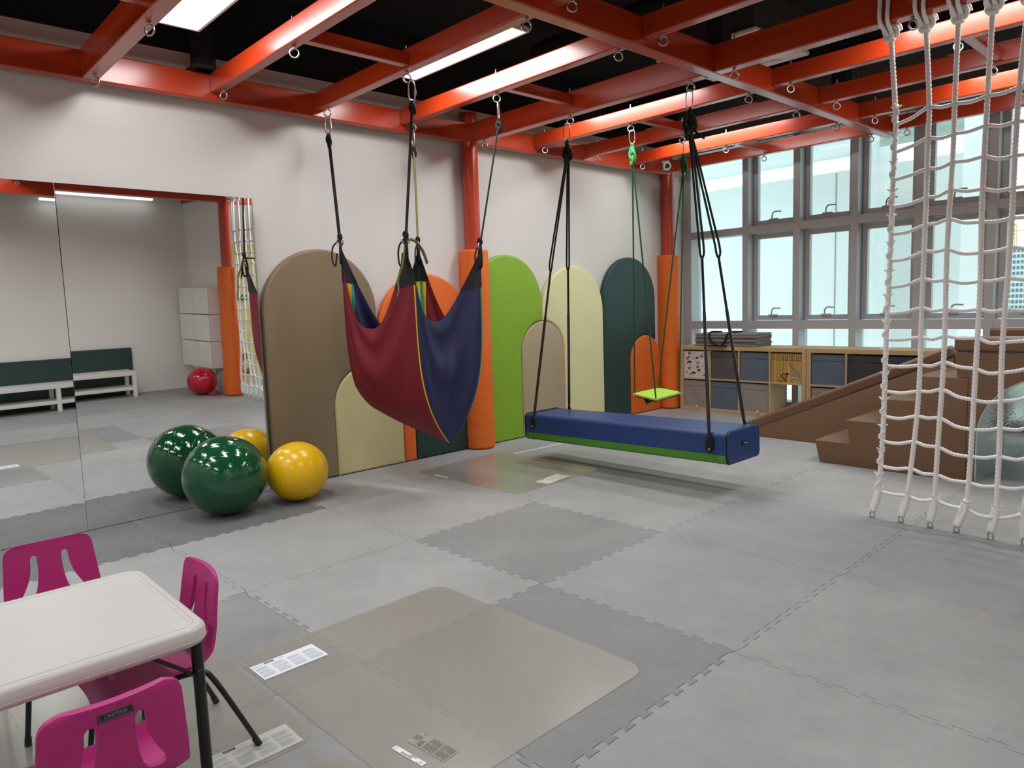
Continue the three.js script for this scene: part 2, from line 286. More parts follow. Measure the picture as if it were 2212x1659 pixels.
// ================================================================ CEILING LIGHTS, CEILING KIT
for (const [x, z, turned] of PANELS) {
  const o = thing('ceiling_light', '', 'ceiling light', [x, PANEL_Y, z], turned ? Math.PI / 2 : 0, 'flat LED ceiling panels');
  mesh('housing', [span(-0.61, 0.61, 0.0, 0.03, -0.16, -0.145), span(-0.61, 0.61, 0.0, 0.03, 0.145, 0.16), span(-0.61, -0.595, 0.0, 0.03, -0.145, 0.145), span(0.595, 0.61, 0.0, 0.03, -0.145, 0.145), span(-0.6, 0.6, 0.03, 0.036, -0.15, 0.15)], M.white, o);
  mesh('diffuser', span(-0.595, 0.595, 0.004, 0.012, -0.145, 0.145), new THREE.MeshStandardMaterial({ color: 0xffffff, emissive: new THREE.Color().setRGB(0.93, 0.98, 1), emissiveIntensity: PANEL_GLOW, roughness: 0.6 }), o);
  for (const sx of [-0.5, 0.5]) mesh('hanger', rod(V(sx, 0.036, 0), V(sx, CEIL - PANEL_Y, 0), 0.004), M.dark, o);
  const l = new THREE.RectAreaLight(new THREE.Color().setRGB(0.975, 1, 0.995), PANEL_LIGHT, 1.19, 0.29);
  l.position.set(0, -0.004, 0); l.rotation.x = -Math.PI / 2; l.castShadow = true; o.add(l);
  const where = x < 2 ? (z < -6 ? 'hidden over the swings near the window' : z < -4 ? 'hidden behind the beam of the blue swing' : z < -3 ? 'above the hammock straps' : z < -1 ? 'at the top left of the photo' : z < 0.5 ? 'over the mirror side, first behind the viewer' : 'over the mirror side at the back wall')
    : x < 4 ? (z < -6 ? 'over the foam stairs' : z < -4 ? 'right behind the cargo net' : z < -3 ? 'in the middle bay before the net' : z < -1 ? 'in the middle bay near the viewer' : z < 0.5 ? 'right behind the viewer in the middle bay' : 'in the middle bay at the back wall')
      : z < -5 ? 'over the climbing wall' : 'added unseen over the white bench side to brighten wall and floor';
  o.userData.label = 'white flat LED ceiling panel ' + where;
}
{
  const l = thing('linear_light', 'slim white wall strip light seen in the mirror', 'ceiling light', [6.12, 2.795, -3.22], Math.PI / 2);
  const glow = new THREE.MeshStandardMaterial({ color: 0xffffff, emissive: new THREE.Color().setRGB(0.93, 0.98, 1), emissiveIntensity: 1.6, roughness: 0.6 });
  mesh('tube', rspan(-0.62, 0.62, -0.02, 0, -0.03, 0.03, 0.008), glow, l);
  mesh('housing', rspan(-0.64, 0.64, 0, 0.03, -0.035, 0.035, 0.006), M.white, l);
  for (const x of [-0.5, 0.5]) mesh('bracket', rspan(x - 0.015, x + 0.015, 0.0, 0.02, 0.035, 0.128, 0.003), M.white, l);
  const q = new THREE.RectAreaLight(0xffffff, 1.6, 1.24, 0.06); q.position.set(0, -0.026, 0); q.rotation.x = -Math.PI / 2; q.castShadow = true; l.add(q);
}
{
  const l = thing('linear_light', 'slim white ceiling strip lights beside the window head', 'ceiling light', [1.7, 2.98, -7.3]);
  const glow = new THREE.MeshStandardMaterial({ color: 0xffffff, emissive: new THREE.Color().setRGB(0.9, 0.98, 1), emissiveIntensity: 0.9, roughness: 0.6 });
  for (const x of [-0.25, 0.35]) mesh('tube', rspan(x - 0.16, x + 0.16, -0.012, 0, -0.05, 0.05, 0.005), glow, l);
  mesh('housing', [rspan(-0.45, 0.55, 0, 0.03, -0.07, 0.07, 0.008), rspan(-0.08, 0.18, -0.014, 0, -0.09, 0.09, 0.005)], M.white, l);
  const q = new THREE.RectAreaLight(0xffffff, 1.2, 0.9, 0.1); q.position.set(0.05, -0.02, 0); q.rotation.x = -Math.PI / 2; q.castShadow = true; l.add(q);
  for (const x of [-0.4, 0.5]) mesh('hanger', rod(V(x, 0.03, 0), V(x, CEIL - 2.98, 0), 0.004), M.dark, l);
}
for (const [x, z, label] of [[1.95, -5.4, 'white square ceiling air conditioner above the blue swing'], [4.2, -5.3, 'white square ceiling air conditioner above the cargo net']]) {
  const o = thing('air_conditioner', label, 'air conditioner', [x, 3.2, z]);
  mesh('panel', [rbox(0.86, 0.035, 0.86, 0.014, 0, 0.018, 0)], M.white, o);
  mesh('grille', [0, 1, 2, 3, 4, 5, 6, 7].map((k) => box(0.44, 0.008, 0.02, 0, -0.002, -0.2 + k * 0.057)), std(rgb(205, 205, 200), 0.6), o);
  for (let k = 0; k < 4; k++) mesh('louver', box(0.46, 0.008, 0.07, 0, -0.003, 0.33).rotateY(k * Math.PI / 2), std(rgb(214, 213, 208), 0.5), o);
  mesh('body', box(0.8, 0.3, 0.8, 0, 0.19, 0), std(rgb(52, 54, 56), 0.7), o);
}
{
  const d = thing('air_duct', 'black ventilation duct running across the ceiling', 'duct', [0, 3.4, -4.75]);
  mesh('duct_run', rod(V(0.6, 0, 0.15), V(2.2, 0, 0.15), 0.12, 0.12, 24), M.black, d);
  for (const x of [0.7, 1.3, 1.9]) mesh('collar', rod(V(x, 0, 0.15), V(x + 0.03, 0, 0.15), 0.127, 0.127, 24), M.black, d);
  const e = thing('cable_tray', 'black cable tray hung over the beams by the window', 'cable tray', [0, 3.3, -6.3]);
  mesh('tray', [span(-0.0, 6.0, 0, 0.01, -0.1, 0.1), span(0, 6.0, 0, 0.06, -0.1, -0.09), span(0, 6.0, 0, 0.06, 0.09, 0.1)], M.black, e);
  for (const x of [0.8, 2.3, 3.8, 5.2]) mesh('hanger', rod(V(x, 0.01, 0), V(x, 0.32, 0), 0.005), M.black, e);
  const b = [[0.06, -1.95], [2.3, -4.62], [2.35, -6.5]];
  b.forEach(([x, z], k) => tag(mesh('ceiling_post', [span(x - 0.06, x + 0.06, HT, CEIL, z - 0.06, z + 0.06), span(x - 0.1, x + 0.1, HT, HT + 0.01, z - 0.1, z + 0.1)], M.black), ['black steel post over the wall beam at upper left', 'black steel post above the middle beam joint', 'black steel post above the beams by the window'][k], 'post', 'black ceiling posts'));
}
{
  const o = thing('security_camera', 'white wall sensor camera on the beam over the corner post', 'camera', [0.055, 2.86, -7.2], 0.6);
  mesh('base', rbox(0.09, 0.11, 0.05, 0.012), M.white, o);
  const h = mesh('head', rod(V(0, -0.01, 0.02), V(0.02, -0.025, 0.11), 0.04, 0.045, 24), M.white, o);
  mesh('lens', rod(V(0.02, -0.025, 0.11), V(0.0215, -0.0262, 0.116), 0.028, 0.028, 20), M.blackMetal, h);
}

// ================================================================ MIRROR-SIDE: GYM BALLS
function ball(name, label, pos, r, material, axis) {
  const g = new THREE.SphereGeometry(r, 112, 528), P = g.attributes.position, v = V();
  for (let i = 0; i < P.count; i++) {
    v.fromBufferAttribute(P, i); const lat = Math.acos(Math.max(-1, Math.min(1, v.y / r))) / Math.PI; let d = 0;
    const f = lat * 22, m = Math.abs(f - Math.round(f)); if (m < 0.085 && lat > 0.03 && lat < 0.97) d = 0.0004;
    v.multiplyScalar(1 + d / r * (1 - m / 0.085)); P.setXYZ(i, v.x, v.y, v.z);
  }
  g.computeVertexNormals();
  g.applyQuaternion(new THREE.Quaternion().setFromUnitVectors(V(0, 1, 0), axis.normalize())).scale(1, 0.975, 1);
  const o = thing(name, label, 'ball', [pos[0], 0, pos[1]]);
  mesh('skin', g.translate(0, r * 0.975, 0), material, o);
  const plug = axis.clone().multiplyScalar(r * 0.981); mesh('valve', new THREE.SphereGeometry(0.006, 12, 8).translate(plug.x, r * 0.975 + plug.y * 0.975, plug.z), material, o);
  return o;
}
ball('exercise_ball', 'large dark green exercise ball on the floor by the mirror', [0.308, -1.785], 0.268, phys(rgb(12, 78, 46), 0.1, { clearcoat: 0.4, clearcoatRoughness: 0.05 }), V(0.64, -0.12, 0.45));
ball('exercise_ball', 'glossy yellow exercise ball in front of the brown pad', [0.362, -2.27], 0.2125, phys(rgb(236, 186, 12), 0.24), V(0.66, 0.0, -0.42));

// ================================================================ HAMMOCK SWING
{
  const o = thing('hammock_swing', 'red and navy stretch fabric hammock hung on four straps', 'swing');
  const K = [V(0.42, 1.775, -2.685), V(1.162, 1.725, -2.734), V(1.147, 1.705, -3.376), V(0.366, 1.785, -3.405)];
  const hooks = [V(0.155, HM - 0.05, ZC + 2 * 0.765), V(1.22, HM - 0.05, ZC + 2 * 0.765), V(1.19, HM - 0.05, ZC + 0.765), V(0.155, HM - 0.05, ZC + 0.765)];
  const sagY = [1.19, 1.225, 1.2, 1.15];
  const Lb = V(0.33, 0.665, -2.86), Rb = V(1.09, 0.368, -3.085);
  const NS = 64, NV = 72, NU = NS * 4;
  const rim = (side, t) => {                          // U-shaped hem between two gathered corners
    const a = K[side], b = K[(side + 1) % 4], p = a.clone().lerp(b, t), q = Math.abs(2 * t - 1);
    if (side < 2) { const tc = 0.4, g = t < tc ? Math.pow(1 - t / tc, side ? 3 : 4.5) * (a.y - sagY[side]) : Math.pow(Math.sqrt(Math.pow((t - tc) / (1 - tc), 2) + 0.002), 1.55) * (b.y - sagY[side]); p.y = sagY[side] + g; }
    else p.y -= (1 - Math.pow(Math.sqrt(q * q + 0.012) / 1.006, 1.4)) * ((a.y + b.y) / 2 - sagY[side]); const c = V(0.76, p.y, -3.05), inw = Math.sin(Math.PI * t);
    p.lerp(c, (side === 0 ? 0.12 : side === 1 ? 0.10 : 0.05) * inw);
    return p;
  };
  const foot = (side, t) => {
    if (side === 0) return Lb.clone().lerp(Rb, t).add(V(0, t < 0.2 ? 0.09 * Math.pow(1 - t / 0.2, 2) : 0.0, 0.055 * (1 - t) + 0.012)).add(V(0, -0.02 * Math.sin(Math.PI * t), 0));
    if (side === 2) return Rb.clone().lerp(Lb, t).add(V(0, 0.0, -0.05 * t - 0.012));
    if (side === 1) return Rb.clone().add(V(0.012 * Math.sin(Math.PI * t), 0, 0.012 - 0.024 * t));
    return Lb.clone().add(V(-0.02 * Math.sin(Math.PI * t), 0.09 * t * t, -0.05 + 0.11 * t));
  };
  const grid = [];
  for (let u = 0; u < NU; u++) {
    const side = Math.floor(u / NS), t = (u % NS) / NS, a = rim(side, t), b = foot(side, t), col = [];
    const mid = Math.sin(Math.PI * t);
    for (let v = 0; v <= NV; v++) {
      const w = v / NV, hz = Math.pow(w, side === 1 ? 5 : side === 0 ? 6 - t : 5), y = a.y + (b.y - a.y) * (w * 0.93 + 0.07 * w * w * w);
      const p = V(a.x + (b.x - a.x) * hz, y, a.z + (b.z - a.z) * hz);
      const out = side === 0 ? V(0.1, 0, 1) : side === 1 ? V(1, 0, 0.05) : side === 2 ? V(0, 0, -1) : V(-1, 0, 0);
      const belly = 0.055 * mid * Math.sin(Math.PI * Math.min(1, w * 1.1)) * (1 - w * 0.4);
      // drape folds: U-shaped near the hem, fanning pleats from the gathered corners, gathers at the tip
      const U = (2 * t - 1), cat = w * 5.5 + 2.2 * U * U, amp = mid * Math.exp(-w * 1.8) * Math.min(1, w * 6);
      let f = 0.030 * amp * Math.sin(cat * 2.6 + side * 1.3);
      const fan = Math.min(t, 1 - t); f += 0.010 * Math.sin(t * 34 + 5 * w + side * 2) * Math.exp(-fan * 5) * Math.sin(Math.PI * w) * Math.min(1, fan * 14);
      f += 0.006 * Math.sin(t * 23 + w * 4 + side) * mid * Math.sin(Math.PI * w);
      if (side === 1) f += 0.02 * Math.sin(t * 17 + 2 * w) * mid * w * w * (1 - w) * 4;
      p.addScaledVector(out, belly + f);
      const near = side === 0 ? 1 - t : side === 1 ? t : 1, pull = Math.max(0, 1 - near / 0.4), ww = Math.min(1, w / 0.18); if (pull > 0) p.addScaledVector(V(0.03, 0, -0.035), pull * pull * (3 - 2 * pull) * ww * ww * (3 - 2 * ww) * (1 - Math.pow(w, 4)));
      col.push(p);
    }
    grid.push(col);
  }
  const pos = [], nor = [], at = (u, v) => grid[(u + NU) % NU][Math.max(0, Math.min(NV, v))];
  for (let u = 0; u < NU; u++) for (let v = 0; v <= NV; v++) { const p = at(u, v); pos.push(p.x, p.y, p.z); const d1 = at(u + 1, v).clone().sub(at(u - 1, v)), d2 = at(u, v + 1).clone().sub(at(u, v - 1)), n = d1.cross(d2).normalize(); nor.push(n.x, n.y, n.z); }
  const parts = { red: [], navy: [], yellow: [], teal: [] };
  // black corner patches: resampled just outside and inside the cloth, from the hem down to a clean lower edge
  const patchGeo = (kc) => {
    const pp = [], ix = [], R = 12, cols = []; const mid = kc * NS;
    for (let du = -22; du <= 22; du++) { const u = (mid + du + NU) % NU, col = grid[u], thr = K[kc].y - 0.25 - 0.0016 * Math.abs(du); if (col[0].y <= thr + 0.004) continue; cols.push([u, col, thr]); }
    for (const off of [0.0025, -0.0025]) {
      const base = pp.length / 3;
      cols.forEach(([u, col, thr]) => { for (let q = 0; q <= R; q++) { const y = col[0].y + (thr - col[0].y) * q / R; let v = 0; while (v < NV - 1 && col[v + 1].y > y) v++; const f = Math.min(1, Math.max(0, (col[v].y - y) / Math.max(1e-6, col[v].y - col[v + 1].y))), c = col[v].clone().lerp(col[v + 1], f), n = V(c.x - 0.76, 0, c.z + 3.05).normalize(); c.addScaledVector(n, off); pp.push(c.x, c.y, c.z); } });
      for (let i = 0; i < cols.length - 1; i++) for (let q = 0; q < R; q++) { const a = base + i * (R + 1) + q, b = a + R + 1; ix.push(a, b, a + 1, b, b + 1, a + 1); }
    }
    const g = new THREE.BufferGeometry(); g.setAttribute('position', new THREE.Float32BufferAttribute(pp, 3)); g.setIndex(ix); g.computeVertexNormals(); return flat(g);
  };
  for (let u = 0; u < NU; u++) {
    const side = Math.floor(u / NS), t = (u % NS + 0.5) / NS, e = Math.min(t, 1 - t), redSide = side === 0 || side === 2, kc = t < 0.5 ? side : (side + 1) % 4;
    for (let v = 0; v < NV; v++) {
      const y = at(u, v).y, a = u * (NV + 1) + v, b = (u + 1) % NU * (NV + 1) + v;
      let key = redSide ? 'red' : 'navy';
      const wide = kc === 0 || kc === 3;
      if (e < (wide ? 0.10 : 0.02) && (redSide ? kc !== 2 && kc !== 0 : kc === 0 || kc === 3)) key = 'yellow';
      if (kc === 2 && e < 0.018 && !redSide || (kc === 3 && redSide && e < 0.05) || (kc === 0 && !redSide && e > 0.10 && e < 0.13)) key = 'teal';
      parts[key].push(a, b, a + 1, b, b + 1, a + 1);
    }
  }
  const fab = (r, g, b, dbl = true) => phys(rgb(r, g, b), 0.62, { side: THREE.DoubleSide, bumpMap: cloth, bumpScale: 0.0002 });
  const mats = { red: fab(116, 3, 25), navy: fab(34, 36, 82), yellow: fab(226, 186, 24), teal: fab(22, 150, 118), patch: fab(20, 20, 22) };
  for (let k = 0; k < 4; k++) mesh('corner_patch', patchGeo(k), mats.patch, o).userData.label = 'black reinforced corner patch';
  for (const [key, idx] of Object.entries(parts)) {
    const g = new THREE.BufferGeometry(); g.setAttribute('position', new THREE.Float32BufferAttribute(pos, 3)); g.setAttribute('normal', new THREE.Float32BufferAttribute(nor, 3)); g.setIndex(idx);
    g.setAttribute('uv', new THREE.Float32BufferAttribute(new Float32Array(pos.length / 3 * 2).map((_, i) => i % 2 ? pos[(i >> 1) * 3 + 1] : pos[(i >> 1) * 3] + pos[(i >> 1) * 3 + 2]), 2));
    const m = mesh('fabric_panel', flat(g), mats[key], o); m.userData.label = { red: 'crimson stretch fabric', navy: 'navy blue stretch fabric', yellow: 'yellow fabric edge band', teal: 'teal fabric edge band' }[key];
  }
  const camo = std(rgb(112, 118, 70), 0.9), cord = std(rgb(30, 34, 32), 0.9);
  K.forEach((k, i) => {
    const h = hooks[i], ringAt = k.clone().add(V(0, 0.035, 0)), top = h.clone().add(V(0, -0.16, 0)), dir = top.clone().sub(ringAt).normalize();
    mesh('ring', new THREE.TorusGeometry(0.024, 0.006, 8, 24).rotateY(i * 0.7 + 0.6).translate(ringAt.x, ringAt.y, ringAt.z), M.steel, o);
    mesh('corner_loop', [tube([ringAt.clone().add(V(0, 0.02, 0)), k.clone().add(V(0.026, -0.02, 0.012)), k.clone().add(V(0.012, -0.11, 0.006)), k.clone().add(V(-0.016, -0.11, -0.006)), k.clone().add(V(-0.026, -0.02, -0.012))], 0.009, 32, 6, true)], M.blackCloth, o);
    mesh('loose_tail', tube([ringAt.clone().add(V(0.01, 0.02, 0)), ringAt.clone().add(V(-0.05 + i * 0.02, -0.03, 0.03)), ringAt.clone().add(V(-0.045 + i * 0.02, -0.13, 0.045)), ringAt.clone().add(V(-0.02 + i * 0.01, -0.17, 0.04)), ringAt.clone().add(V(0.0, -0.08, 0.03))], 0.006, 30, 6), cord, o);
    mesh('strap', i === 3 ? [twisted([ringAt.clone().add(V(0, 0.02, 0)), ringAt.clone().lerp(top, 0.5).add(V(0.004, 0, 0)), top], 0.009, 0.05, 0.006, 9)] : [strip(ringAt.clone().addScaledVector(dir, 0.02), top, 0.024, 0.006, V(1, 0, 0.4 * i - 0.4))], i === 3 ? camo : M.blackCloth, o);
    mesh('knot', [new THREE.TorusKnotGeometry(0.017, 0.008, 48, 6, 2, 3).scale(1, 1.7, 1).translate(top.x, top.y - 0.025, top.z), new THREE.TorusKnotGeometry(0.015, 0.007, 48, 6, 3, 2).translate(ringAt.x, ringAt.y + 0.035, ringAt.z)], cord, o);
    carabiner(h.clone().add(V(0, -0.075, 0)), 0.06, o, i * 0.8);
  });
  mesh('tail_cord', tube([V(1.17, 1.73, -2.72), V(1.19, 1.6, -2.68), V(1.16, 1.5, -2.66), V(1.17, 1.43, -2.655), V(1.155, 1.40, -2.65)], 0.0065, 30, 6), camo, o);
  mesh('tail_cord', tube([V(1.17, 1.77, -2.73), V(1.12, 1.76, -2.84), V(1.10, 1.7, -2.91), V(1.09, 1.62, -2.95)], 0.010, 24, 6), camo, o);
}
function carabiner(c, half, parent, turn = 0, width = 0.023) {
  const pts = []; for (let k = 0; k < 24; k++) { const a = k / 24 * Math.PI * 2, y = Math.sin(a), x = Math.cos(a); pts.push(V(width * Math.sign(x) * Math.pow(Math.abs(x), 0.6), half * Math.sign(y) * Math.pow(Math.abs(y), 0.75), 0)); }
  const g = join([tube(pts, 0.0052, 48, 8, true), rod(V(width, -half * 0.35, 0), V(width, half * 0.1, 0), 0.0085)]).rotateY(turn + 0.6).translate(c.x, c.y, c.z);
  return mesh('carabiner', g, M.steel, parent);
}

// ================================================================ BLUE PLATFORM SWING
{
  const o = thing('platform_swing', 'long blue and green padded platform swing on black straps', 'swing');
  const C = V(1.69, 0.32, -4.36), L = 1.885, H = 0.214, W = 0.42, blue = pad(26, 58, 114, 0.42), green = pad(70, 132, 36, 0.48);
  const body = new THREE.Group(); body.name = 'cushion'; body.position.copy(C); body.rotation.set(0, 0.012, 0.018); o.add(body);
  const sub = (name, g, m) => mesh(name, g, m, body);
  // blue upper wrap: top with soft front and back edges, slightly lower towards the ends
  const prof = (y0, y1, r, top) => { const s = new THREE.Shape(), w = W / 2; if (top) { s.moveTo(-w, y0); s.lineTo(w, y0); s.lineTo(w, y1 - r); s.absarc(w - r, y1 - r, r, 0, Math.PI / 2); s.lineTo(-w + r, y1); s.absarc(-w + r, y1 - r, r, Math.PI / 2, Math.PI); } else { s.moveTo(-w + r, y0); s.lineTo(w - r, y0); s.absarc(w - r, y0 + r, r, -Math.PI / 2, 0); s.lineTo(w, y1); s.lineTo(-w, y1); s.lineTo(-w, y0 + r); s.absarc(-w + r, y0 + r, r, Math.PI, 1.5 * Math.PI); } return s; };
  const wrap = (shape, len, wrinkle) => { const g = new THREE.ExtrudeGeometry(shape, { depth: len, bevelEnabled: false, steps: 120, curveSegments: 6 }).rotateY(Math.PI / 2).translate(-len / 2, 0, 0), P = g.attributes.position; for (let i = 0; i < P.count; i++) { const x = P.getX(i), y = P.getY(i), z = P.getZ(i); let d = 0; for (const lx of [-0.86, 0.84]) { const q = Math.abs(x - lx); if (q < 0.12) d += wrinkle * Math.sin((x - lx) * 130 + y * 20) * (1 - q / 0.12); } P.setZ(i, z * (1 + d)); P.setY(i, y + (y > H / 2 - 0.002 ? -0.006 * Math.pow(Math.abs(x) / (L / 2), 6) : 0)); } g.computeVertexNormals(); return g; };
  sub('blue_cover', wrap(prof(-0.045, H / 2, 0.035, true), L - 0.03, 0.008), blue);
  sub('green_base', wrap(prof(-H / 2, -0.046, 0.02, false), L - 0.03, 0.03), green);
  for (const s of [-1, 1]) {
    const e = sub('end_panel', new THREE.ExtrudeGeometry(roundRect(W - 0.006, H - 0.004, 0.035), { depth: 0.012, bevelThickness: 0.004, bevelSize: 0.004, bevelSegments: 2 }).rotateY(Math.PI / 2).translate(s > 0 ? L / 2 - 0.014 : -L / 2 + 0.002, 0, 0), blue);
    const ring = roundRect(W, H, 0.037).getSpacedPoints(96).slice(0, -1).map((q) => V(s * (L / 2 - 0.012), q.y, q.x));
    sub('piping', tube(ring, 0.0055, 160, 6, true), M.blackCloth);
  }
  const badge = sub('badge', rbox(0.006, 0.028, 0.068, 0.002, L / 2 + 0.005, 0.012, 0.0), M.blackCloth); badge.userData.label = 'black woven brand tag';
  const logo = paint(256, 96, (x, w, h) => { x.fillStyle = '#101013'; x.fillRect(0, 0, w, h); x.fillStyle = '#b01c28'; x.beginPath(); x.ellipse(34, 48, 15, 32, 0, 0, 7); x.fill(); x.fillStyle = '#c9ccd2'; for (let k = 0; k < 9; k++) x.fillRect(60 + k * 20, 36 + (k % 3) * 2, 15, 24 - (k % 2) * 3); });
  const face = new THREE.Mesh(new THREE.PlaneGeometry(0.064, 0.024).rotateY(Math.PI / 2).translate(L / 2 + 0.0085, 0.012, 0), std(0xffffff, 0.7, { map: logo })); face.name = 'badge_print'; face.castShadow = face.receiveShadow = true; body.add(face);
  // straps: lug, sleeve, cord, doubled cord, carabiner
  const hk = [V(1.14, HB - 0.05, ZC), V(2.255, HB - 0.05, ZC)];
  const sleeve = phys(rgb(24, 26, 34), 0.22, { clearcoat: 0.6, clearcoatRoughness: 0.15 });
  [[0, 1, V(0.845, 0.345, -4.148), V(0.975, 1.59, -4.27)], [0, -1, V(0.86, 0.365, -4.572), V(1.01, 1.60, -4.44)], [1, 1, V(2.505, 0.36, -4.148), V(2.382, 1.60, -4.265)], [1, -1, V(2.53, 0.385, -4.572), V(2.40, 1.605, -4.44)]].forEach(([h, f, lug, eye], n) => {
    const low = lug.clone().lerp(eye, 0.075), mid = lug.clone().lerp(eye, 0.70), car = hk[h].clone().add(V(0, -0.135, 0));
    mesh('lug', [new THREE.SphereGeometry(0.03, 16, 10).scale(1, 1.9, 0.55).translate(lug.x, lug.y + 0.0, lug.z + f * 0.004), rod(lug.clone().add(V(0, 0.03, 0)), low, 0.012, 0.009)], M.blackCloth, o);
    mesh('bolt', rod(V(lug.x + 0.012, lug.y - 0.03, lug.z + f * 0.012), V(lug.x + 0.012, lug.y - 0.03, lug.z + f * 0.024), 0.008), M.steel, o);
    mesh('strap_sleeve', rod(low, mid, 0.0115, 0.0115, 14), sleeve, o);
    mesh('strap_cord', twisted([mid, mid.clone().lerp(eye, 0.5), eye], 0.0095, 0.02, 0.005, 9), M.blackCloth, o);
    const s = V(0.02, 0, 0.006), knot = car.clone().add(V((h ? -1 : 1) * 0 + f * 0.012, -0.10, f * 0.02));
    const up = (k, f0, f1) => [0.04, 0.2, 0.4, 0.6, 0.8, 0.96].map((q) => eye.clone().addScaledVector(s, k).add(V(0, 0.035, 0)).lerp(knot.clone().add(V(0.007 * k, -0.02, 0)), q));
    mesh('strap_loop', tube([eye.clone().add(V(0, -0.012, 0)), eye.clone().addScaledVector(s, 0.8).add(V(0, 0.012, 0)), ...up(1), car.clone().add(V(0.006, 0.01, 0)), car.clone().add(V(-0.006, 0.01, 0)), ...up(-1).reverse(), eye.clone().addScaledVector(s, -0.8).add(V(0, 0.012, 0))], 0.0075, 160, 8, true), M.blackCloth, o);
    mesh('knot', [new THREE.TorusKnotGeometry(0.022, 0.010, 64, 8, 2, 3).scale(1, 1.8, 1).translate(knot.x + f * 0.016, knot.y, knot.z), ...(n === 3 ? [tube([knot.clone(), knot.clone().add(V(0.05, -0.05, 0)), knot.clone().add(V(0.11, -0.10, 0))], 0.0075, 16, 8)] : [])], M.blackCloth, o);
    if (f > 0) carabiner(hk[h].clone().add(V(0, -0.065, 0)), 0.062, o, 0.3);
  });
}

// ================================================================ SMALL SQUARE SWING
{
  const o = thing('board_swing', 'lime green square board swing on green cords', 'swing');
  const pt = [V(0.952, 0.46, -5.345), V(1.358, 0.46, -5.15), V(1.275, 0.46, -5.67), V(0.895, 0.46, -5.83)];
  const s = new THREE.Shape(); const c = pt.reduce((a, q) => a.add(q.clone().multiplyScalar(0.25)), V(0, 0, 0));
  pt.forEach((q, k) => { const p = pt[(k + 3) % 4], n = pt[(k + 1) % 4], a = q.clone().lerp(p, 0.05), b = q.clone().lerp(n, 0.05); k ? s.lineTo(a.x, -a.z) : s.moveTo(a.x, -a.z); s.quadraticCurveTo(q.x, -q.z, b.x, -b.z); });
  const slab = (y, d) => new THREE.ExtrudeGeometry(s, { depth: d, bevelEnabled: false }).rotateX(-Math.PI / 2).translate(0, y, 0);
  mesh('board', slab(0.444, 0.012), std(rgb(196, 172, 128), 0.6), o);
  mesh('top_pad', slab(0.456, 0.005), std(rgb(176, 226, 74), 0.6), o).userData.label = 'lime green rubber top';
  const cord = std(rgb(30, 84, 50), 0.85), bright = std(rgb(64, 150, 88), 0.8);
  const H = [V(1.19, HM - 0.05, ZC - 0.765), V(1.19, HM - 0.05, ZC - 2 * 0.765)];
  const hole = pt.map((q) => q.clone().lerp(c, 0.1));
  H.forEach((h, k) => {
    carabiner(h.clone().add(V(0, -0.06, 0)), 0.055, o, 1.5 * k);
    const kn = h.clone().add(V(0, -0.22, 0));
    mesh('knot', [new THREE.TorusKnotGeometry(0.020, 0.010, 64, 8, 2, 3).scale(1, 2.2, 1).translate(kn.x, kn.y, kn.z), tube([h.clone().add(V(0.008, -0.11, 0)), kn.clone().add(V(0.012, 0.03, 0)), kn.clone().add(V(-0.012, 0.03, 0)), h.clone().add(V(-0.008, -0.11, 0))], 0.007, 24, 6)], k ? cord : bright, o);
    for (const q of k ? [hole[2], hole[3]] : [hole[0], hole[1]]) mesh('cord', twisted([kn.clone().add(V(0, -0.02, 0)), kn.clone().lerp(q, 0.5), q.clone().add(V(0, -0.02, 0))], 0.0075, 0.03, 0.008, 8), cord, o);
  });
  mesh('under_rope', [tube([hole[0].clone().add(V(0, -0.025, 0)), c.clone().add(V(-0.05, -0.05, 0.1)), c.clone().add(V(0.02, -0.06, 0.12)), hole[2].clone().add(V(0, -0.028, 0))], 0.007, 30, 6), tube([hole[1].clone().add(V(0, -0.025, 0)), c.clone().add(V(0.02, -0.055, 0.05)), hole[3].clone().add(V(0, -0.028, 0))], 0.007, 30, 6), new THREE.TorusKnotGeometry(0.018, 0.008, 48, 6, 2, 3).translate(c.x - 0.02, 0.40, c.z + 0.12)], cord, o);
}

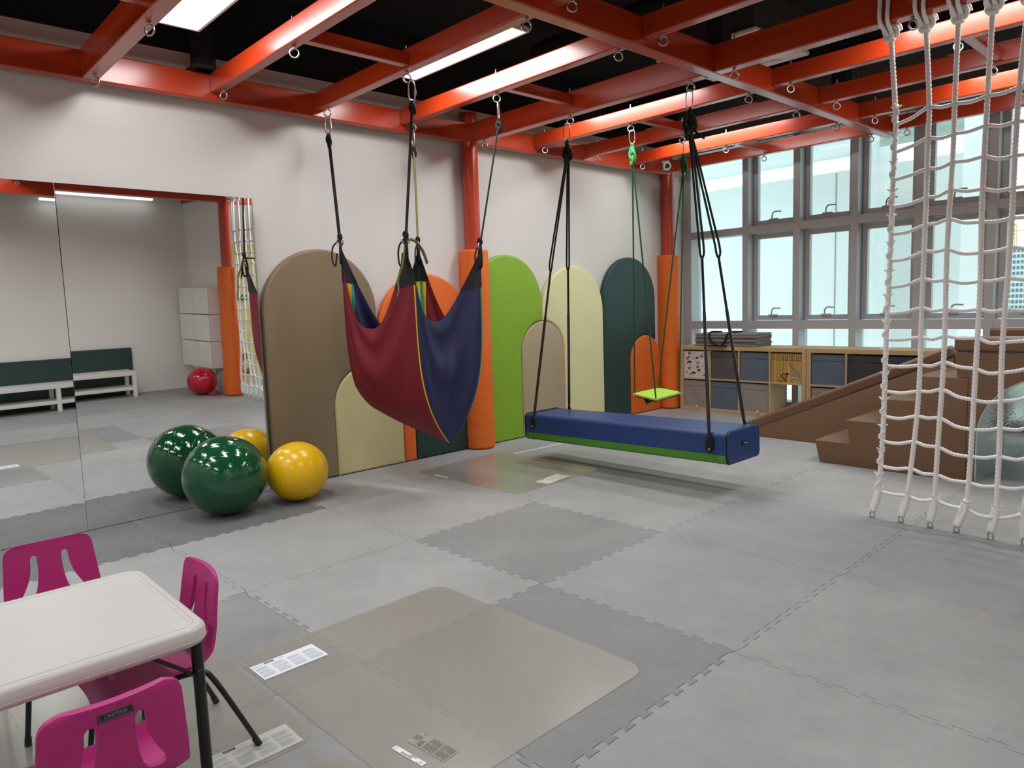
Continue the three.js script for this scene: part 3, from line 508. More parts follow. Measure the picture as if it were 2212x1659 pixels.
// ================================================================ CARGO NET
{
  const o = thing('cargo_net', 'white twisted rope cargo net hung from the red beam', 'net');
  const z = -4.36, ys = []; for (let k = 0; k < 15; k++) ys.push(2.233 - k * 0.1476);
  const top = [3.505, 3.68, 3.835, 3.985, 4.135, 4.27, 4.42, 4.56, 4.69, 4.745], N = top.length;
  const footX = [3.465, 3.622, 3.775, 3.905, 4.065, 4.215, 4.36, 4.5, 4.63, 4.735];
  const grid = top.map((x, j) => ys.map((y, k) => {
    const w = k / 14, hand = [[3.544, 3.52, 3.497], [3.71, 3.70, 3.653], [3.828, 3.813, 3.791], [3.973, 3.97, 3.943], [4.111, 4.085, 4.085]][j];
    const px = hand ? (w < 0.6 ? hand[0] + (hand[1] - hand[0]) * w / 0.6 : hand[1] + (hand[2] - hand[1]) * Math.pow((w - 0.6) / 0.4, 2)) : x + (footX[j] - x) * w * w + 0.012 * Math.sin(k * 1.3 + j);
    const lift = j === 0 ? -0.085 * (1 - w) : 0; const wob = 0.012 * Math.sin(j * 1.7 + k * 0.9) * (j > 1 ? 1 : 0.3);
    return V(px, y + (j ? 0.01 * Math.sin(j * 2.1 + k) + 0.10 * (1 - w) * (j === 1 ? 0.5 : 0.62 - 0.012 * j) - 0.02 * (j === 3 || j === 4 ? w : 0) * 2 : 0) - 0.0, z + wob);
  }));
  for (let j = 0; j < N; j++) {
    const g = grid[j], b = V(top[j], 2.745, z), parts = [b, ...g, V(footX[j], 0.055, z)];
    mesh('vertical_rope', twisted(parts, j ? 0.0132 : 0.014, 0.05, 0.0055, 15), M.net, o);
    // loop over the beam and its knot
    mesh('beam_loop', [twisted([b.clone().add(V(0.01, -0.03, 0)), V(top[j] + 0.018, 2.77, ZC + 0.062), V(top[j] + 0.02, 2.86, ZC + 0.063), V(top[j] + 0.02, 2.945, ZC + 0.05), V(top[j] + 0.02, 2.952, ZC - 0.05), V(top[j] + 0.02, 2.85, ZC - 0.06), V(top[j] + 0.01, 2.75, z - 0.01)], 0.011, 0.05, 0.008, 10), twisted([b.clone().add(V(-0.012, -0.03, 0)), V(top[j] - 0.02, 2.77, ZC + 0.062), V(top[j] - 0.022, 2.86, ZC + 0.063), V(top[j] - 0.022, 2.945, ZC + 0.05), V(top[j] - 0.022, 2.952, ZC - 0.05), V(top[j] - 0.022, 2.85, ZC - 0.06), V(top[j] - 0.01, 2.75, z - 0.01)], 0.011, 0.05, 0.008, 10)], M.net, o);
    mesh('knot', [new THREE.TorusKnotGeometry(0.022, 0.0115, 64, 8, 2, 3).scale(1.1, 1.2, 1.1).translate(b.x, b.y - 0.015, z), new THREE.TorusGeometry(0.017, 0.011, 8, 18).rotateX(Math.PI / 2).translate(b.x, b.y - 0.055, z), tube([b.clone(), b.clone().add(V(0.035, 0.02, -0.02)), b.clone().add(V(0.045, -0.01, -0.03))], 0.010, 12, 8)], M.net, o);
    // doubled splice at the foot, and the shackle
    mesh('splice', [twisted([V(grid[j][14].x + 0.009, 0.17, z + 0.008), V((grid[j][14].x + footX[j]) / 2 + 0.013, 0.1, z + 0.01), V(footX[j] + 0.008, 0.04, z + 0.006)], 0.0135, 0.04, 0.005, 10), twisted([V(grid[j][14].x - 0.009, 0.17, z - 0.006), V((grid[j][14].x + footX[j]) / 2 - 0.011, 0.1, z - 0.008), V(footX[j] - 0.008, 0.04, z - 0.006)], 0.0135, 0.04, 0.005, 10), ...[0, 1, 2].map((q) => rod(V(grid[j][14].x, 0.175, z), V(grid[j][14].x + 0.03 * Math.cos(q * 2.1), 0.19, z + 0.03 * Math.sin(q * 2.1)), 0.007, 0.004, 6))], M.net, o);
    mesh('shackle', [tube([V(footX[j] - 0.010, 0.004, z), V(footX[j] - 0.012, 0.022, z), V(footX[j], 0.036, z), V(footX[j] + 0.012, 0.022, z), V(footX[j] + 0.010, 0.004, z)], 0.0038, 20, 8), box(0.03, 0.004, 0.02, footX[j], 0.002, z)], M.steel, o);
  }
  for (let k = 0; k < 15; k++) {
    const pts = []; for (let j = 0; j < N; j++) { pts.push(grid[j][k].clone()); if (j < N - 1) pts.push(grid[j][k].clone().lerp(grid[j + 1][k], 0.5).add(V(0, -0.009 + 0.004 * Math.sin(j * 3 + k), 0.004))); }
    mesh('horizontal_rope', twisted(pts, 0.0102, 0.042, 0.0055, 12), M.net, o);
    const e = grid[0][k];
    mesh('rope_splice', [twisted([e.clone().add(V(0.012, 0.0, 0.008)), e.clone().add(V(-0.012, 0.03, 0.01)), e.clone().add(V(0.011, 0.062, 0.009)), e.clone().add(V(-0.006, 0.092, 0.006))], 0.0095, 0.03, 0.005, 9), ...[0, 1, 2, 3].map((q) => rod(e.clone().add(V(0, 0.088, 0)), e.clone().add(V(0.028 * Math.cos(q * 1.6 + k), 0.10 + 0.012 * (q % 2), 0.024 * Math.sin(q * 1.6 + k))), 0.0062, 0.004, 6))], M.net, o);
  }
}

// ================================================================ FOAM STAIRS, PLATFORM, TUNNEL AND SLIDE
{
  const brown = pad(114, 85, 61, 0.42), brownRim = phys(rgb(112, 80, 58), 0.28, { clearcoat: 0.3, clearcoatRoughness: 0.2, bumpMap: leather, bumpScale: 0.0003 });
  const o = thing('foam_stairs', 'brown soft play stairs and platform with a round tunnel', 'play equipment');
  const zF = -5.57;
  const extr = (pts, z0, z1, bevel = 0.006) => { const s = new THREE.Shape(pts.map(([x, y]) => new THREE.Vector2(x, y))); return toCreasedNormals(new THREE.ExtrudeGeometry(s, { depth: Math.abs(z1 - z0) - 2 * bevel, bevelThickness: bevel, bevelSize: bevel, bevelOffset: -bevel, bevelSegments: 2, curveSegments: 16 }).translate(0, 0, Math.min(z0, z1) + bevel), 0.5); };
  const st = [[2.613, 2.573, 0.175], [2.842, 2.812, 0.355], [3.069, 3.05, 0.537], [3.318, 3.299, 0.72]];
  mesh('stair_block', extr([[2.613, 0], [3.621, 0], [3.621, 0.72], ...st.slice().reverse().flatMap(([foot, nose, h]) => [[nose, h], [foot, h - 0.18]]).slice(0, -1)], zF, -6.255), brown, o);
  // platform front with arched tunnel mouth
  const cx = 4.107, cy = 0.323, R = 0.434, shape = new THREE.Shape(); shape.moveTo(3.622, 0); shape.lineTo(cx - R, 0); shape.lineTo(cx - R, cy); for (let k = 0; k <= 32; k++) { const a = Math.PI - k / 32 * Math.PI; shape.lineTo(cx + R * Math.cos(a), cy + R * Math.sin(a)); } shape.lineTo(cx + R, 0); shape.lineTo(4.74, 0); shape.lineTo(4.74, 0.893); shape.lineTo(3.53, 0.893); shape.lineTo(3.556, 0.722); shape.lineTo(3.622, 0.722);
  mesh('platform', toCreasedNormals(new THREE.ExtrudeGeometry(shape, { depth: 1.33, bevelEnabled: false, curveSegments: 16 }).translate(0, 0, -6.905), 0.5), brown, o);
  const lin = new THREE.Shape(); lin.moveTo(cx - R + 0.002, 0.002); lin.lineTo(cx - R + 0.002, cy); for (let k = 0; k <= 40; k++) { const a = Math.PI - k / 40 * Math.PI; lin.lineTo(cx + (R - 0.002) * Math.cos(a), cy + (R - 0.002) * Math.sin(a)); } lin.lineTo(cx + R - 0.002, 0.002); lin.lineTo(cx + R - 0.012, 0.002); for (let k = 0; k <= 40; k++) { const a = k / 40 * Math.PI; lin.lineTo(cx + (R - 0.012) * Math.cos(a), cy + (R - 0.012) * Math.sin(a)); } lin.lineTo(cx - R + 0.012, 0.002);
  const foil = std(rgb(206, 208, 202), 0.2, { metalness: 1, bumpMap: tex(256, (u, v, n) => 0.6 * n(u, v * 0.1, 60) + 0.4 * n(u, v, 14), { repeat: [2, 2] }), bumpScale: 0.0016 });
  for (const [z0, z1] of [[-5.575, -6.255], [-6.262, -6.9]]) mesh('tunnel_lining', toCreasedNormals(new THREE.ExtrudeGeometry(lin, { depth: z0 - z1, bevelEnabled: false }).translate(0, 0, z1), 0.6), foil, o).userData.label = 'shiny silver tunnel lining';
  // rim cushions round the platform
  const rimBox = (x0, x1, z0, z1, y0 = 0.897, y1 = 1.0) => [rspan(x0, x1, y0, y1, z0, z1, 0.025, 4), rspan(x0 + 0.004, x1 - 0.004, y1 - 0.03, y1 + 0.002, z0 - 0.012, z1 + 0.012, 0.012, 3)];
  mesh('rim_cushion', rimBox(3.524, 4.74, -5.575, -5.67), brownRim, o);
  mesh('rim_cushion', [...rimBox(3.42, 4.74, -6.86, -6.955, 0.895, 1.0)], brownRim, o);
  const s = thing('foam_slide', 'brown soft play slide with padded side walls', 'play equipment');
  const x0 = 1.36, slope = 0.4475, top = (x) => 0.022 + (x - x0) * slope;
  const rail = (z0, z1) => {
    mesh('side_wall', extr([[x0 + 0.08, 0], [3.335, 0], [3.335, top(3.335) - 0.105], [x0 + 0.22, top(x0 + 0.22) - 0.095], [x0 + 0.08, 0.012]], z0, z1, 0.004), brown, s);
    const a = V(x0 + 0.1, top(x0 + 0.1) - 0.053, (z0 + z1) / 2), b = V(3.335, top(3.335) - 0.053, (z0 + z1) / 2), d = b.clone().sub(a), g = rbox(d.length(), 0.098, Math.abs(z1 - z0) + 0.004, 0.03, 0, 0, 0, 4).rotateZ(Math.atan2(d.y, d.x)).translate((a.x + b.x) / 2, (a.y + b.y) / 2, a.z);
    mesh('side_bolster', g, brownRim, s);
  };
  rail(-6.27, -6.36); rail(-6.93, -7.02);
  mesh('slide_bed', extr([[x0, 0], [3.41, 0], [3.41, 0.80], [3.2, 0.77], [x0, 0.02]], -6.37, -6.92, 0.004), brown, s);
}

// ================================================================ CUBE SHELVES, BOXES, FOLDED MAT
const wood = std(0xffffff, 0.55, { map: oak });
function cubeShelf(x0, label) {
  const o = thing('cube_shelf', label, 'shelf', [x0, 0, -7.305], 0, 'low oak cube shelves under the window');
  const W = 1.535, H = 0.765, D = 0.39, T = 0.045, t = 0.018;
  const b = (name, a0, a1, y0, y1) => mesh(name, rspan(a0, a1, y0, y1, -D, 0, 0.0015, 1), wood, o);
  b('top', 0, W, H - T, H); b('bottom', 0, W, 0, T); b('side', 0, T, T, H - T); b('side', W - T, W, T, H - T);
  b('shelf_board', T, W - T, H / 2 - t / 2, H / 2 + t / 2);
  const cell = (W - 2 * T - 3 * t) / 4;
  for (let k = 1; k < 4; k++) for (const [y0, y1] of [[T, H / 2 - t / 2], [H / 2 + t / 2, H - T]]) b('divider', T + k * cell + (k - 1) * t, T + k * cell + k * t, y0, y1);
  return { cellX: (k) => x0 + T + k * (cell + t), cell, rows: [H / 2 + t / 2, T], h: H / 2 - t / 2 - T };
}
const shA = cubeShelf(0.158, 'light oak cube shelf beside the corner post'), shB = cubeShelf(1.698, 'light oak cube shelf half hidden by the slide');
const safari = paint(512, 512, (x, w) => {
  x.fillStyle = '#d4cdc8'; x.fillRect(0, 0, w, w);
  const tree = (a, b, s, bend) => { x.strokeStyle = '#4a3432'; x.lineWidth = 7 * s; x.beginPath(); x.moveTo(a, b); x.quadraticCurveTo(a, b - 30 * s, a + bend * s, b - 60 * s); x.stroke(); x.fillStyle = '#173a26'; x.beginPath(); x.ellipse(a + bend * s, b - 72 * s, 50 * s, 17 * s, 0, 0, 7); x.fill(); x.beginPath(); x.ellipse(a + bend * s, b - 84 * s, 26 * s, 15 * s, 0, 0, 7); x.fill(); x.beginPath(); x.ellipse(a - 46 * s, b - 46 * s, 24 * s, 9 * s, 0, 0, 7); x.fill(); };
  const deer = (a, b, s) => { x.fillStyle = '#6d5340'; x.beginPath(); x.ellipse(a, b, 34 * s, 14 * s, 0, 0, 7); x.fill(); for (const q of [-24, -12, 14, 26]) x.fillRect(a + q * s, b, 7 * s, 44 * s); x.fillRect(a + 26 * s, b - 40 * s, 9 * s, 40 * s); x.fillRect(a + 24 * s, b - 44 * s, 20 * s, 10 * s); };
  const rock = (a, b, s) => { x.fillStyle = '#735a5a'; x.beginPath(); x.moveTo(a - 34 * s, b); x.quadraticCurveTo(a - 24 * s, b - 56 * s, a, b - 58 * s); x.quadraticCurveTo(a + 26 * s, b - 50 * s, a + 36 * s, b); x.fill(); };
  tree(110, 285, 1, 0); tree(170, 500, 1.05, 20); tree(330, 420, 0.8, -30); tree(90, 160, 0.6, 10); tree(420, 510, 0.8, 20); tree(230, 190, 0.8, 50);
  deer(360, 90, 0.9); deer(100, 330, 1); deer(280, 220, 0.8); deer(50, 410, 0.6); deer(470, 420, 0.6); rock(110, 70, 1); rock(280, 325, 0.9); rock(60, 170, 0.8); rock(480, 175, 0.7);
  x.fillStyle = '#7a6a58'; for (const [a, b] of [[200, 30], [225, 30], [370, 260], [395, 262]]) { x.beginPath(); x.ellipse(a, b + 14, 6, 18, 0, 0, 7); x.fill(); }
});
const bamboo = paint(512, 512, (x, w) => {
  x.fillStyle = '#b3924a'; x.fillRect(0, 0, w, w);
  for (let k = 0; k < 70; k++) { const a = rnd() * w; x.fillStyle = ['#8d6c2c', '#c8aa58', '#9c7430', '#d2b868'][k % 4]; x.globalAlpha = 0.55; x.fillRect(a, rnd() * 80, 3 + rnd() * 9, w); } x.globalAlpha = 1;
  for (let k = 0; k < 16; k++) { x.fillStyle = '#5d4416'; x.fillRect(20 + k * 31, 10, 9, 110 + 20 * rnd()); }
  x.strokeStyle = '#857a6e'; x.lineWidth = 46; x.beginPath(); x.moveTo(300, 175); x.lineTo(420, 320); x.stroke(); x.fillStyle = '#857a6e'; x.beginPath(); x.ellipse(440, 370, 60, 70, 0.3, 0, 7); x.fill(); x.fillStyle = '#c9bda8'; for (let k = 0; k < 26; k++) x.fillRect(392 + rnd() * 96, 300 + rnd() * 130, 9, 9);
  x.fillStyle = '#8a3c14'; x.beginPath(); x.arc(222, 392, 54, 0, 7); x.fill(); x.fillStyle = '#c79c48'; x.beginPath(); x.moveTo(196, 378); x.lineTo(250, 378); x.lineTo(223, 430); x.fill(); x.fillStyle = '#1a130f'; x.beginPath(); x.arc(280, 352, 22, 0, 7); x.fill();
  x.strokeStyle = '#d8d4cc'; x.lineWidth = 34; x.beginPath(); x.moveTo(280, 440); x.quadraticCurveTo(340, 400, 470, 430); x.stroke(); x.strokeStyle = '#2b2a28'; x.lineWidth = 7; for (let k = 0; k < 12; k++) { x.beginPath(); x.moveTo(280 + k * 17, 400 + (k % 3) * 6); x.lineTo(294 + k * 17, 450); x.stroke(); }
  x.fillStyle = '#2c2a24'; x.fillRect(230, 450, 34, 46); for (let k = 0; k < 6; k++) x.fillRect(130 + k * 15, 440 + rnd() * 20, 6, 50);
});
function bin(sh, k, row, color, label, print, tab) {
  const w = sh.cell - 0.016, h = sh.h - 0.016, o = thing('storage_box', label, 'storage box', [sh.cellX(k) + 0.008 + w / 2, sh.rows[row], -7.318], 0, 'fabric storage boxes in the cube shelves');
  const m = print ? std(0xffffff, 0.8, { map: print }) : std(color, 0.85, { bumpMap: cloth, bumpScale: 0.0006 });
  const g = new THREE.PlaneGeometry(w, h, 24, 24), P = g.attributes.position; for (let i = 0; i < P.count; i++) { const x = P.getX(i) / w * 2, y = P.getY(i) / h * 2; P.setZ(i, 0.004 * (1 - x * x) * (1 - y * y) * Math.sin(3 * x + 2 * y + k) + (Math.abs(y - 0.55) < 0.05 ? -0.0025 : 0)); } g.computeVertexNormals();
  mesh('front', g.translate(0, h / 2, 0.001), m, o);
  mesh('body', [span(-w / 2, w / 2, 0, h, -0.34, -0.004)], print ? std(rgb(150, 130, 110), 0.85) : m, o);
  mesh('hem', span(-w / 2, w / 2, h * 0.79, h * 0.795, -0.002, 0.0035), m, o);
  if (tab) mesh('pull_tab', rbox(0.022, 0.03, 0.006, 0.002, tab, 0.0, 0.022).rotateX(-0.5), std(rgb(196, 186, 176), 0.8), o);
}
const greyD = rgb(88, 84, 84), blueG = rgb(94, 106, 122), taupe = rgb(150, 141, 136), navyG = rgb(58, 66, 80);
bin(shA, 0, 0, 0, 'storage box printed with savanna trees and deer', safari);
bin(shA, 1, 0, greyD, 'dark grey fabric box right of the savanna print box');
bin(shA, 2, 0, blueG, 'slate blue fabric box left of the bamboo print box');
bin(shA, 3, 0, 0, 'yellow bamboo print box with giraffe and lion', bamboo);
bin(shA, 0, 1, taupe, 'taupe fabric box under the savanna print box', null, 0.02);
bin(shA, 1, 1, blueG, 'slate blue fabric box on the bottom shelf row');
bin(shA, 2, 1, taupe, 'taupe fabric box left of the empty shelf cube', null, 0.05);
bin(shB, 0, 0, blueG, 'slate blue fabric box, first of the second shelf');
bin(shB, 1, 0, rgb(62, 60, 62), 'charcoal fabric box, second of the second shelf');
bin(shB, 2, 0, navyG, 'navy fabric box seen just above the slide');
bin(shB, 3, 0, navyG, 'navy fabric box behind the net and slide');
bin(shB, 0, 1, taupe, 'taupe fabric box in the second shelf, mostly behind the slide');
bin(shB, 1, 1, greyD, 'dark grey fabric box hidden low behind the slide');
{
  const o = thing('folding_mat', 'folded grey exercise mat with black carry strap on the shelf', 'mat', [0.74, 0.766, -7.5]);
  const m = std(rgb(132, 128, 126), 0.85, { bumpMap: cloth, bumpScale: 0.0005 });
  for (let k = 0; k < 6; k++) mesh('mat_panel', rbox(0.77, 0.0235, 0.36, 0.008, 0.006 * Math.sin(k * 2), 0.012 + k * 0.0242, 0.006 * Math.cos(k * 3), 2), m, o);
  mesh('carry_strap', [tube([V(-0.2, 0.15, -0.1), V(-0.19, 0.152, 0.17), V(-0.185, 0.12, 0.196), V(-0.16, 0.07, 0.205), V(-0.1, 0.025, 0.215), V(-0.02, 0.012, 0.215), V(0.02, 0.05, 0.21), V(0.04, 0.12, 0.2), V(0.05, 0.152, 0.17), V(0.06, 0.152, -0.1)], 0.011, 60, 6).scale(1, 1, 1), rbox(0.24, 0.012, 0.05, 0.004, -0.08, 0.007, 0.215)], M.blackCloth, o);
}

// ================================================================ CLEAR FLOOR PROTECTORS AND TAPE
const sheetMat = phys(rgb(239, 238, 233), 0.27, { transmission: 0.86, thickness: 0, specularIntensity: 0.9 }); sheetMat.roughness = 0.27;
const textBlock = (x, a, b, w, h, col) => { x.fillStyle = col; for (let y = 0; y < h; y += 7) x.fillRect(a, b + y, w * (0.72 + 0.28 * rnd()), 3.4); };
const leaflet = (paper, ink) => paint(1024, 384, (x, w, h) => {
  x.fillStyle = paper; x.fillRect(0, 0, w, h);
  x.fillStyle = '#20222a'; x.fillRect(208, 12, 150, 40); x.fillStyle = paper; for (let k = 0; k < 7; k++) x.fillRect(222 + k * 18, 24, 9, 15);
  x.fillStyle = ink; for (let k = 0; k < 6; k++) { x.fillRect(18 + k * 17, 44, 11, 18); } for (let k = 0; k < 5; k++) x.fillRect(130 + k * 13, 42, 9, 12); for (let k = 0; k < 4; k++) x.fillRect(430 + k * 22, 26, 14, 16);
  for (let c = 0; c < 4; c++) { let y = 90; for (const hh of [70, 60, 84]) { textBlock(x, 26 + c * 250, y, 218, hh, ink); y += hh + 18; } }
});
const barcode = paint(512, 96, (x, w, h) => { x.fillStyle = '#eef0f4'; x.fillRect(0, 0, w, h); x.fillStyle = '#8a8d98'; for (let k = 0; k < 5; k++) x.fillRect(16, 18 + k * 13, 40 + 16 * rnd(), 5); x.fillStyle = '#2c2e36'; x.fillRect(268, 6, 96, 26); x.fillStyle = '#eef0f4'; for (let k = 0; k < 6; k++) x.fillRect(276 + k * 14, 13, 8, 12); x.fillStyle = '#2c2e36'; let a = 140; while (a < 330) { const q = 2 + Math.floor(rnd() * 6); x.fillRect(a, 42, q, 44); a += q + 2 + Math.floor(rnd() * 5); } x.fillStyle = '#6a6d78'; x.fillRect(430, 20, 46, 7); x.fillRect(440, 50, 50, 12); x.fillRect(404, 78, 60, 9); });
const oldLabel = paint(512, 300, (x, w, h) => { x.fillStyle = '#9b998f'; x.fillRect(0, 0, w, h); for (const [a, b, q, r] of [[8, 90, 90, 110], [190, 10, 140, 120], [345, 10, 150, 120], [190, 145, 150, 130], [355, 145, 145, 130], [110, 150, 60, 120]]) { x.fillStyle = '#6d6c64'; x.fillRect(a, b, q, r); x.fillStyle = '#88867c'; for (let k = 0; k < 14; k++) x.fillRect(a + 4, b + 5 + k * 9, (q - 10) * (0.6 + 0.4 * rnd()), 3); } x.fillStyle = '#22211f'; x.fillRect(60, 14, 30, 12); x.fillRect(140, 250, 26, 22); x.fillStyle = '#dcdad0'; for (let k = 0; k < 22; k++) x.fillRect(rnd() * w, rnd() * h, 8 + 8 * rnd(), 5 + 5 * rnd()); });
function protector(cx, cz, w, d, turn, label, y = 0.0) {
  const o = thing('floor_protector', label, 'floor mat', [cx, y, cz], turn, 'clear plastic floor protectors');
  const g = new THREE.ExtrudeGeometry(roundRect(w, d, 0.075), { depth: 0.0016, bevelEnabled: false, curveSegments: 10 }).rotateX(-Math.PI / 2).translate(0, 0.0012, 0);
  mesh('sheet', g, sheetMat, o);
  return o;
}
const sticker = (parent, name, map, w, h, x, z, turn, y = 0.0034) => mesh(name, new THREE.BoxGeometry(w, 0.0006, h).rotateY(turn).translate(x, y, z), [0].map(() => std(0xffffff, 0.55, { map }))[0], parent);
const pA = protector(2.975, -1.5, 1.2, 1.0, 0.02, 'clear plastic floor protector with white leaflet in the foreground');
const pB = protector(2.475, -0.475, 1.2, 1.0, 0.0, 'clear plastic floor protector under the chairs and table');
const pC = protector(3.75, -0.5, 1.12, 0.98, 0.015, 'clear plastic floor protector cut by the bottom edge');
const pD = protector(0.875, -3.805, 1.15, 0.96, 0.05, 'clear plastic floor protector by the tall orange post');
sticker(pA, 'leaflet', leaflet('#e9ecf6', '#9a9fae'), 0.258, 0.131, 2.54 - 2.975, -1.14 + 1.5, Math.PI / 2).userData.label = 'white care leaflet';
sticker(pA, 'barcode_strip', barcode, 0.136, 0.019, 3.353 - 2.975, -1.106 + 1.5, 0.08).userData.label = 'white barcode strip';
sticker(pA, 'worn_label', oldLabel, 0.166, 0.063, 3.367 - 2.975, -1.183 + 1.5, 0.08, 0.003).userData.label = 'worn grey label remains';
sticker(pB, 'leaflet', leaflet('#c6c6bf', '#8d9290'), 0.258, 0.128, 2.995 - 2.475, -0.80 + 0.475, Math.PI / 2, 0.0031);
sticker(pD, 'leaflet', leaflet('#d6d6cc', '#a3a79f'), 0.282, 0.122, 1.355 - 0.875, -3.805 + 3.805, Math.PI / 2 + 0.1);
sticker(pD, 'barcode_strip', barcode, 0.15, 0.022, 0.59 - 0.875, -3.355 + 3.805, 0.0);
tag(mesh('floor_tape', new THREE.BoxGeometry(0.022, 0.0012, 0.62).rotateY(-0.03).translate(0.452, 0.0007, -4.6), std(rgb(226, 226, 222), 0.6)), 'thin white tape strip on the floor behind the far protector', 'tape');

// ================================================================ TABLE AND CHAIRS
{
  const o = thing('folding_table', 'small white plastic folding table with black legs', 'table', [2.82, 0, -0.237]);
  const plastic = phys(rgb(204, 201, 198), 0.42, { bumpMap: leather, bumpScale: 0.0003 });
  const W = 0.635, D = 0.84, s = roundRect(W - 0.034, D - 0.034, 0.045);
  mesh('tabletop', toCreasedNormals(new THREE.ExtrudeGeometry(s, { depth: 0.018, bevelThickness: 0.017, bevelSize: 0.017, bevelSegments: 8, curveSegments: 12 }).rotateX(-Math.PI / 2).translate(0, 0.465, 0), 0.8), plastic, o);
  const ringShape = roundRect(W - 0.05, D - 0.05, 0.045); ringShape.holes.push(roundRect(W - 0.086, D - 0.086, 0.03));
  mesh('raised_rim', toCreasedNormals(new THREE.ExtrudeGeometry(ringShape, { depth: 0.0005, bevelThickness: 0.0025, bevelSize: 0.008, bevelOffset: -0.008, bevelSegments: 4, curveSegments: 12 }).rotateX(-Math.PI / 2).translate(0, 0.4995, 0), 0.9), plastic, o);
  mesh('edge_seam', toCreasedNormals(new THREE.ExtrudeGeometry(roundRect(W + 0.002, D + 0.002, 0.062), { depth: 0.0018, bevelEnabled: false, curveSegments: 12 }).rotateX(-Math.PI / 2).translate(0, 0.4635, 0), 0.6), plastic, o);
  for (const sx of [-1, 1]) for (const sz of [-1, 1]) {
    const x = sx * (W / 2 - 0.045), z = sz * (D / 2 - 0.03);
    const leg = mesh('leg', [rod(V(x, 0, z), V(x, 0.455, z), 0.0155, 0.0155, 16).translate(0, 0, 0)], M.blackMetal, o);
    mesh('foot_cap', rod(V(x, 0, z), V(x, 0.06, z), 0.018, 0.018, 16), std(rgb(62, 60, 64), 0.5), leg);
    for (const q of [-0.012, 0.012]) mesh('brace', strip(V(x - sx * 0.004 + q * 0.6, 0.345, z), V(x - sx * 0.01 + q * 0.6, 0.45, z - sz * 0.13), 0.015, 0.006, V(1, 0, 0)), M.blackMetal, leg);
    mesh('hinge', rbox(0.034, 0.05, 0.022, 0.006, x, 0.345, z), M.blackMetal, leg);
  }
  for (const sz of [-1, 1]) mesh('cross_bar', rod(V(-W / 2 + 0.045, 0.44, sz * (D / 2 - 0.03)), V(W / 2 - 0.045, 0.44, sz * (D / 2 - 0.03)), 0.011), M.blackMetal, o);
}
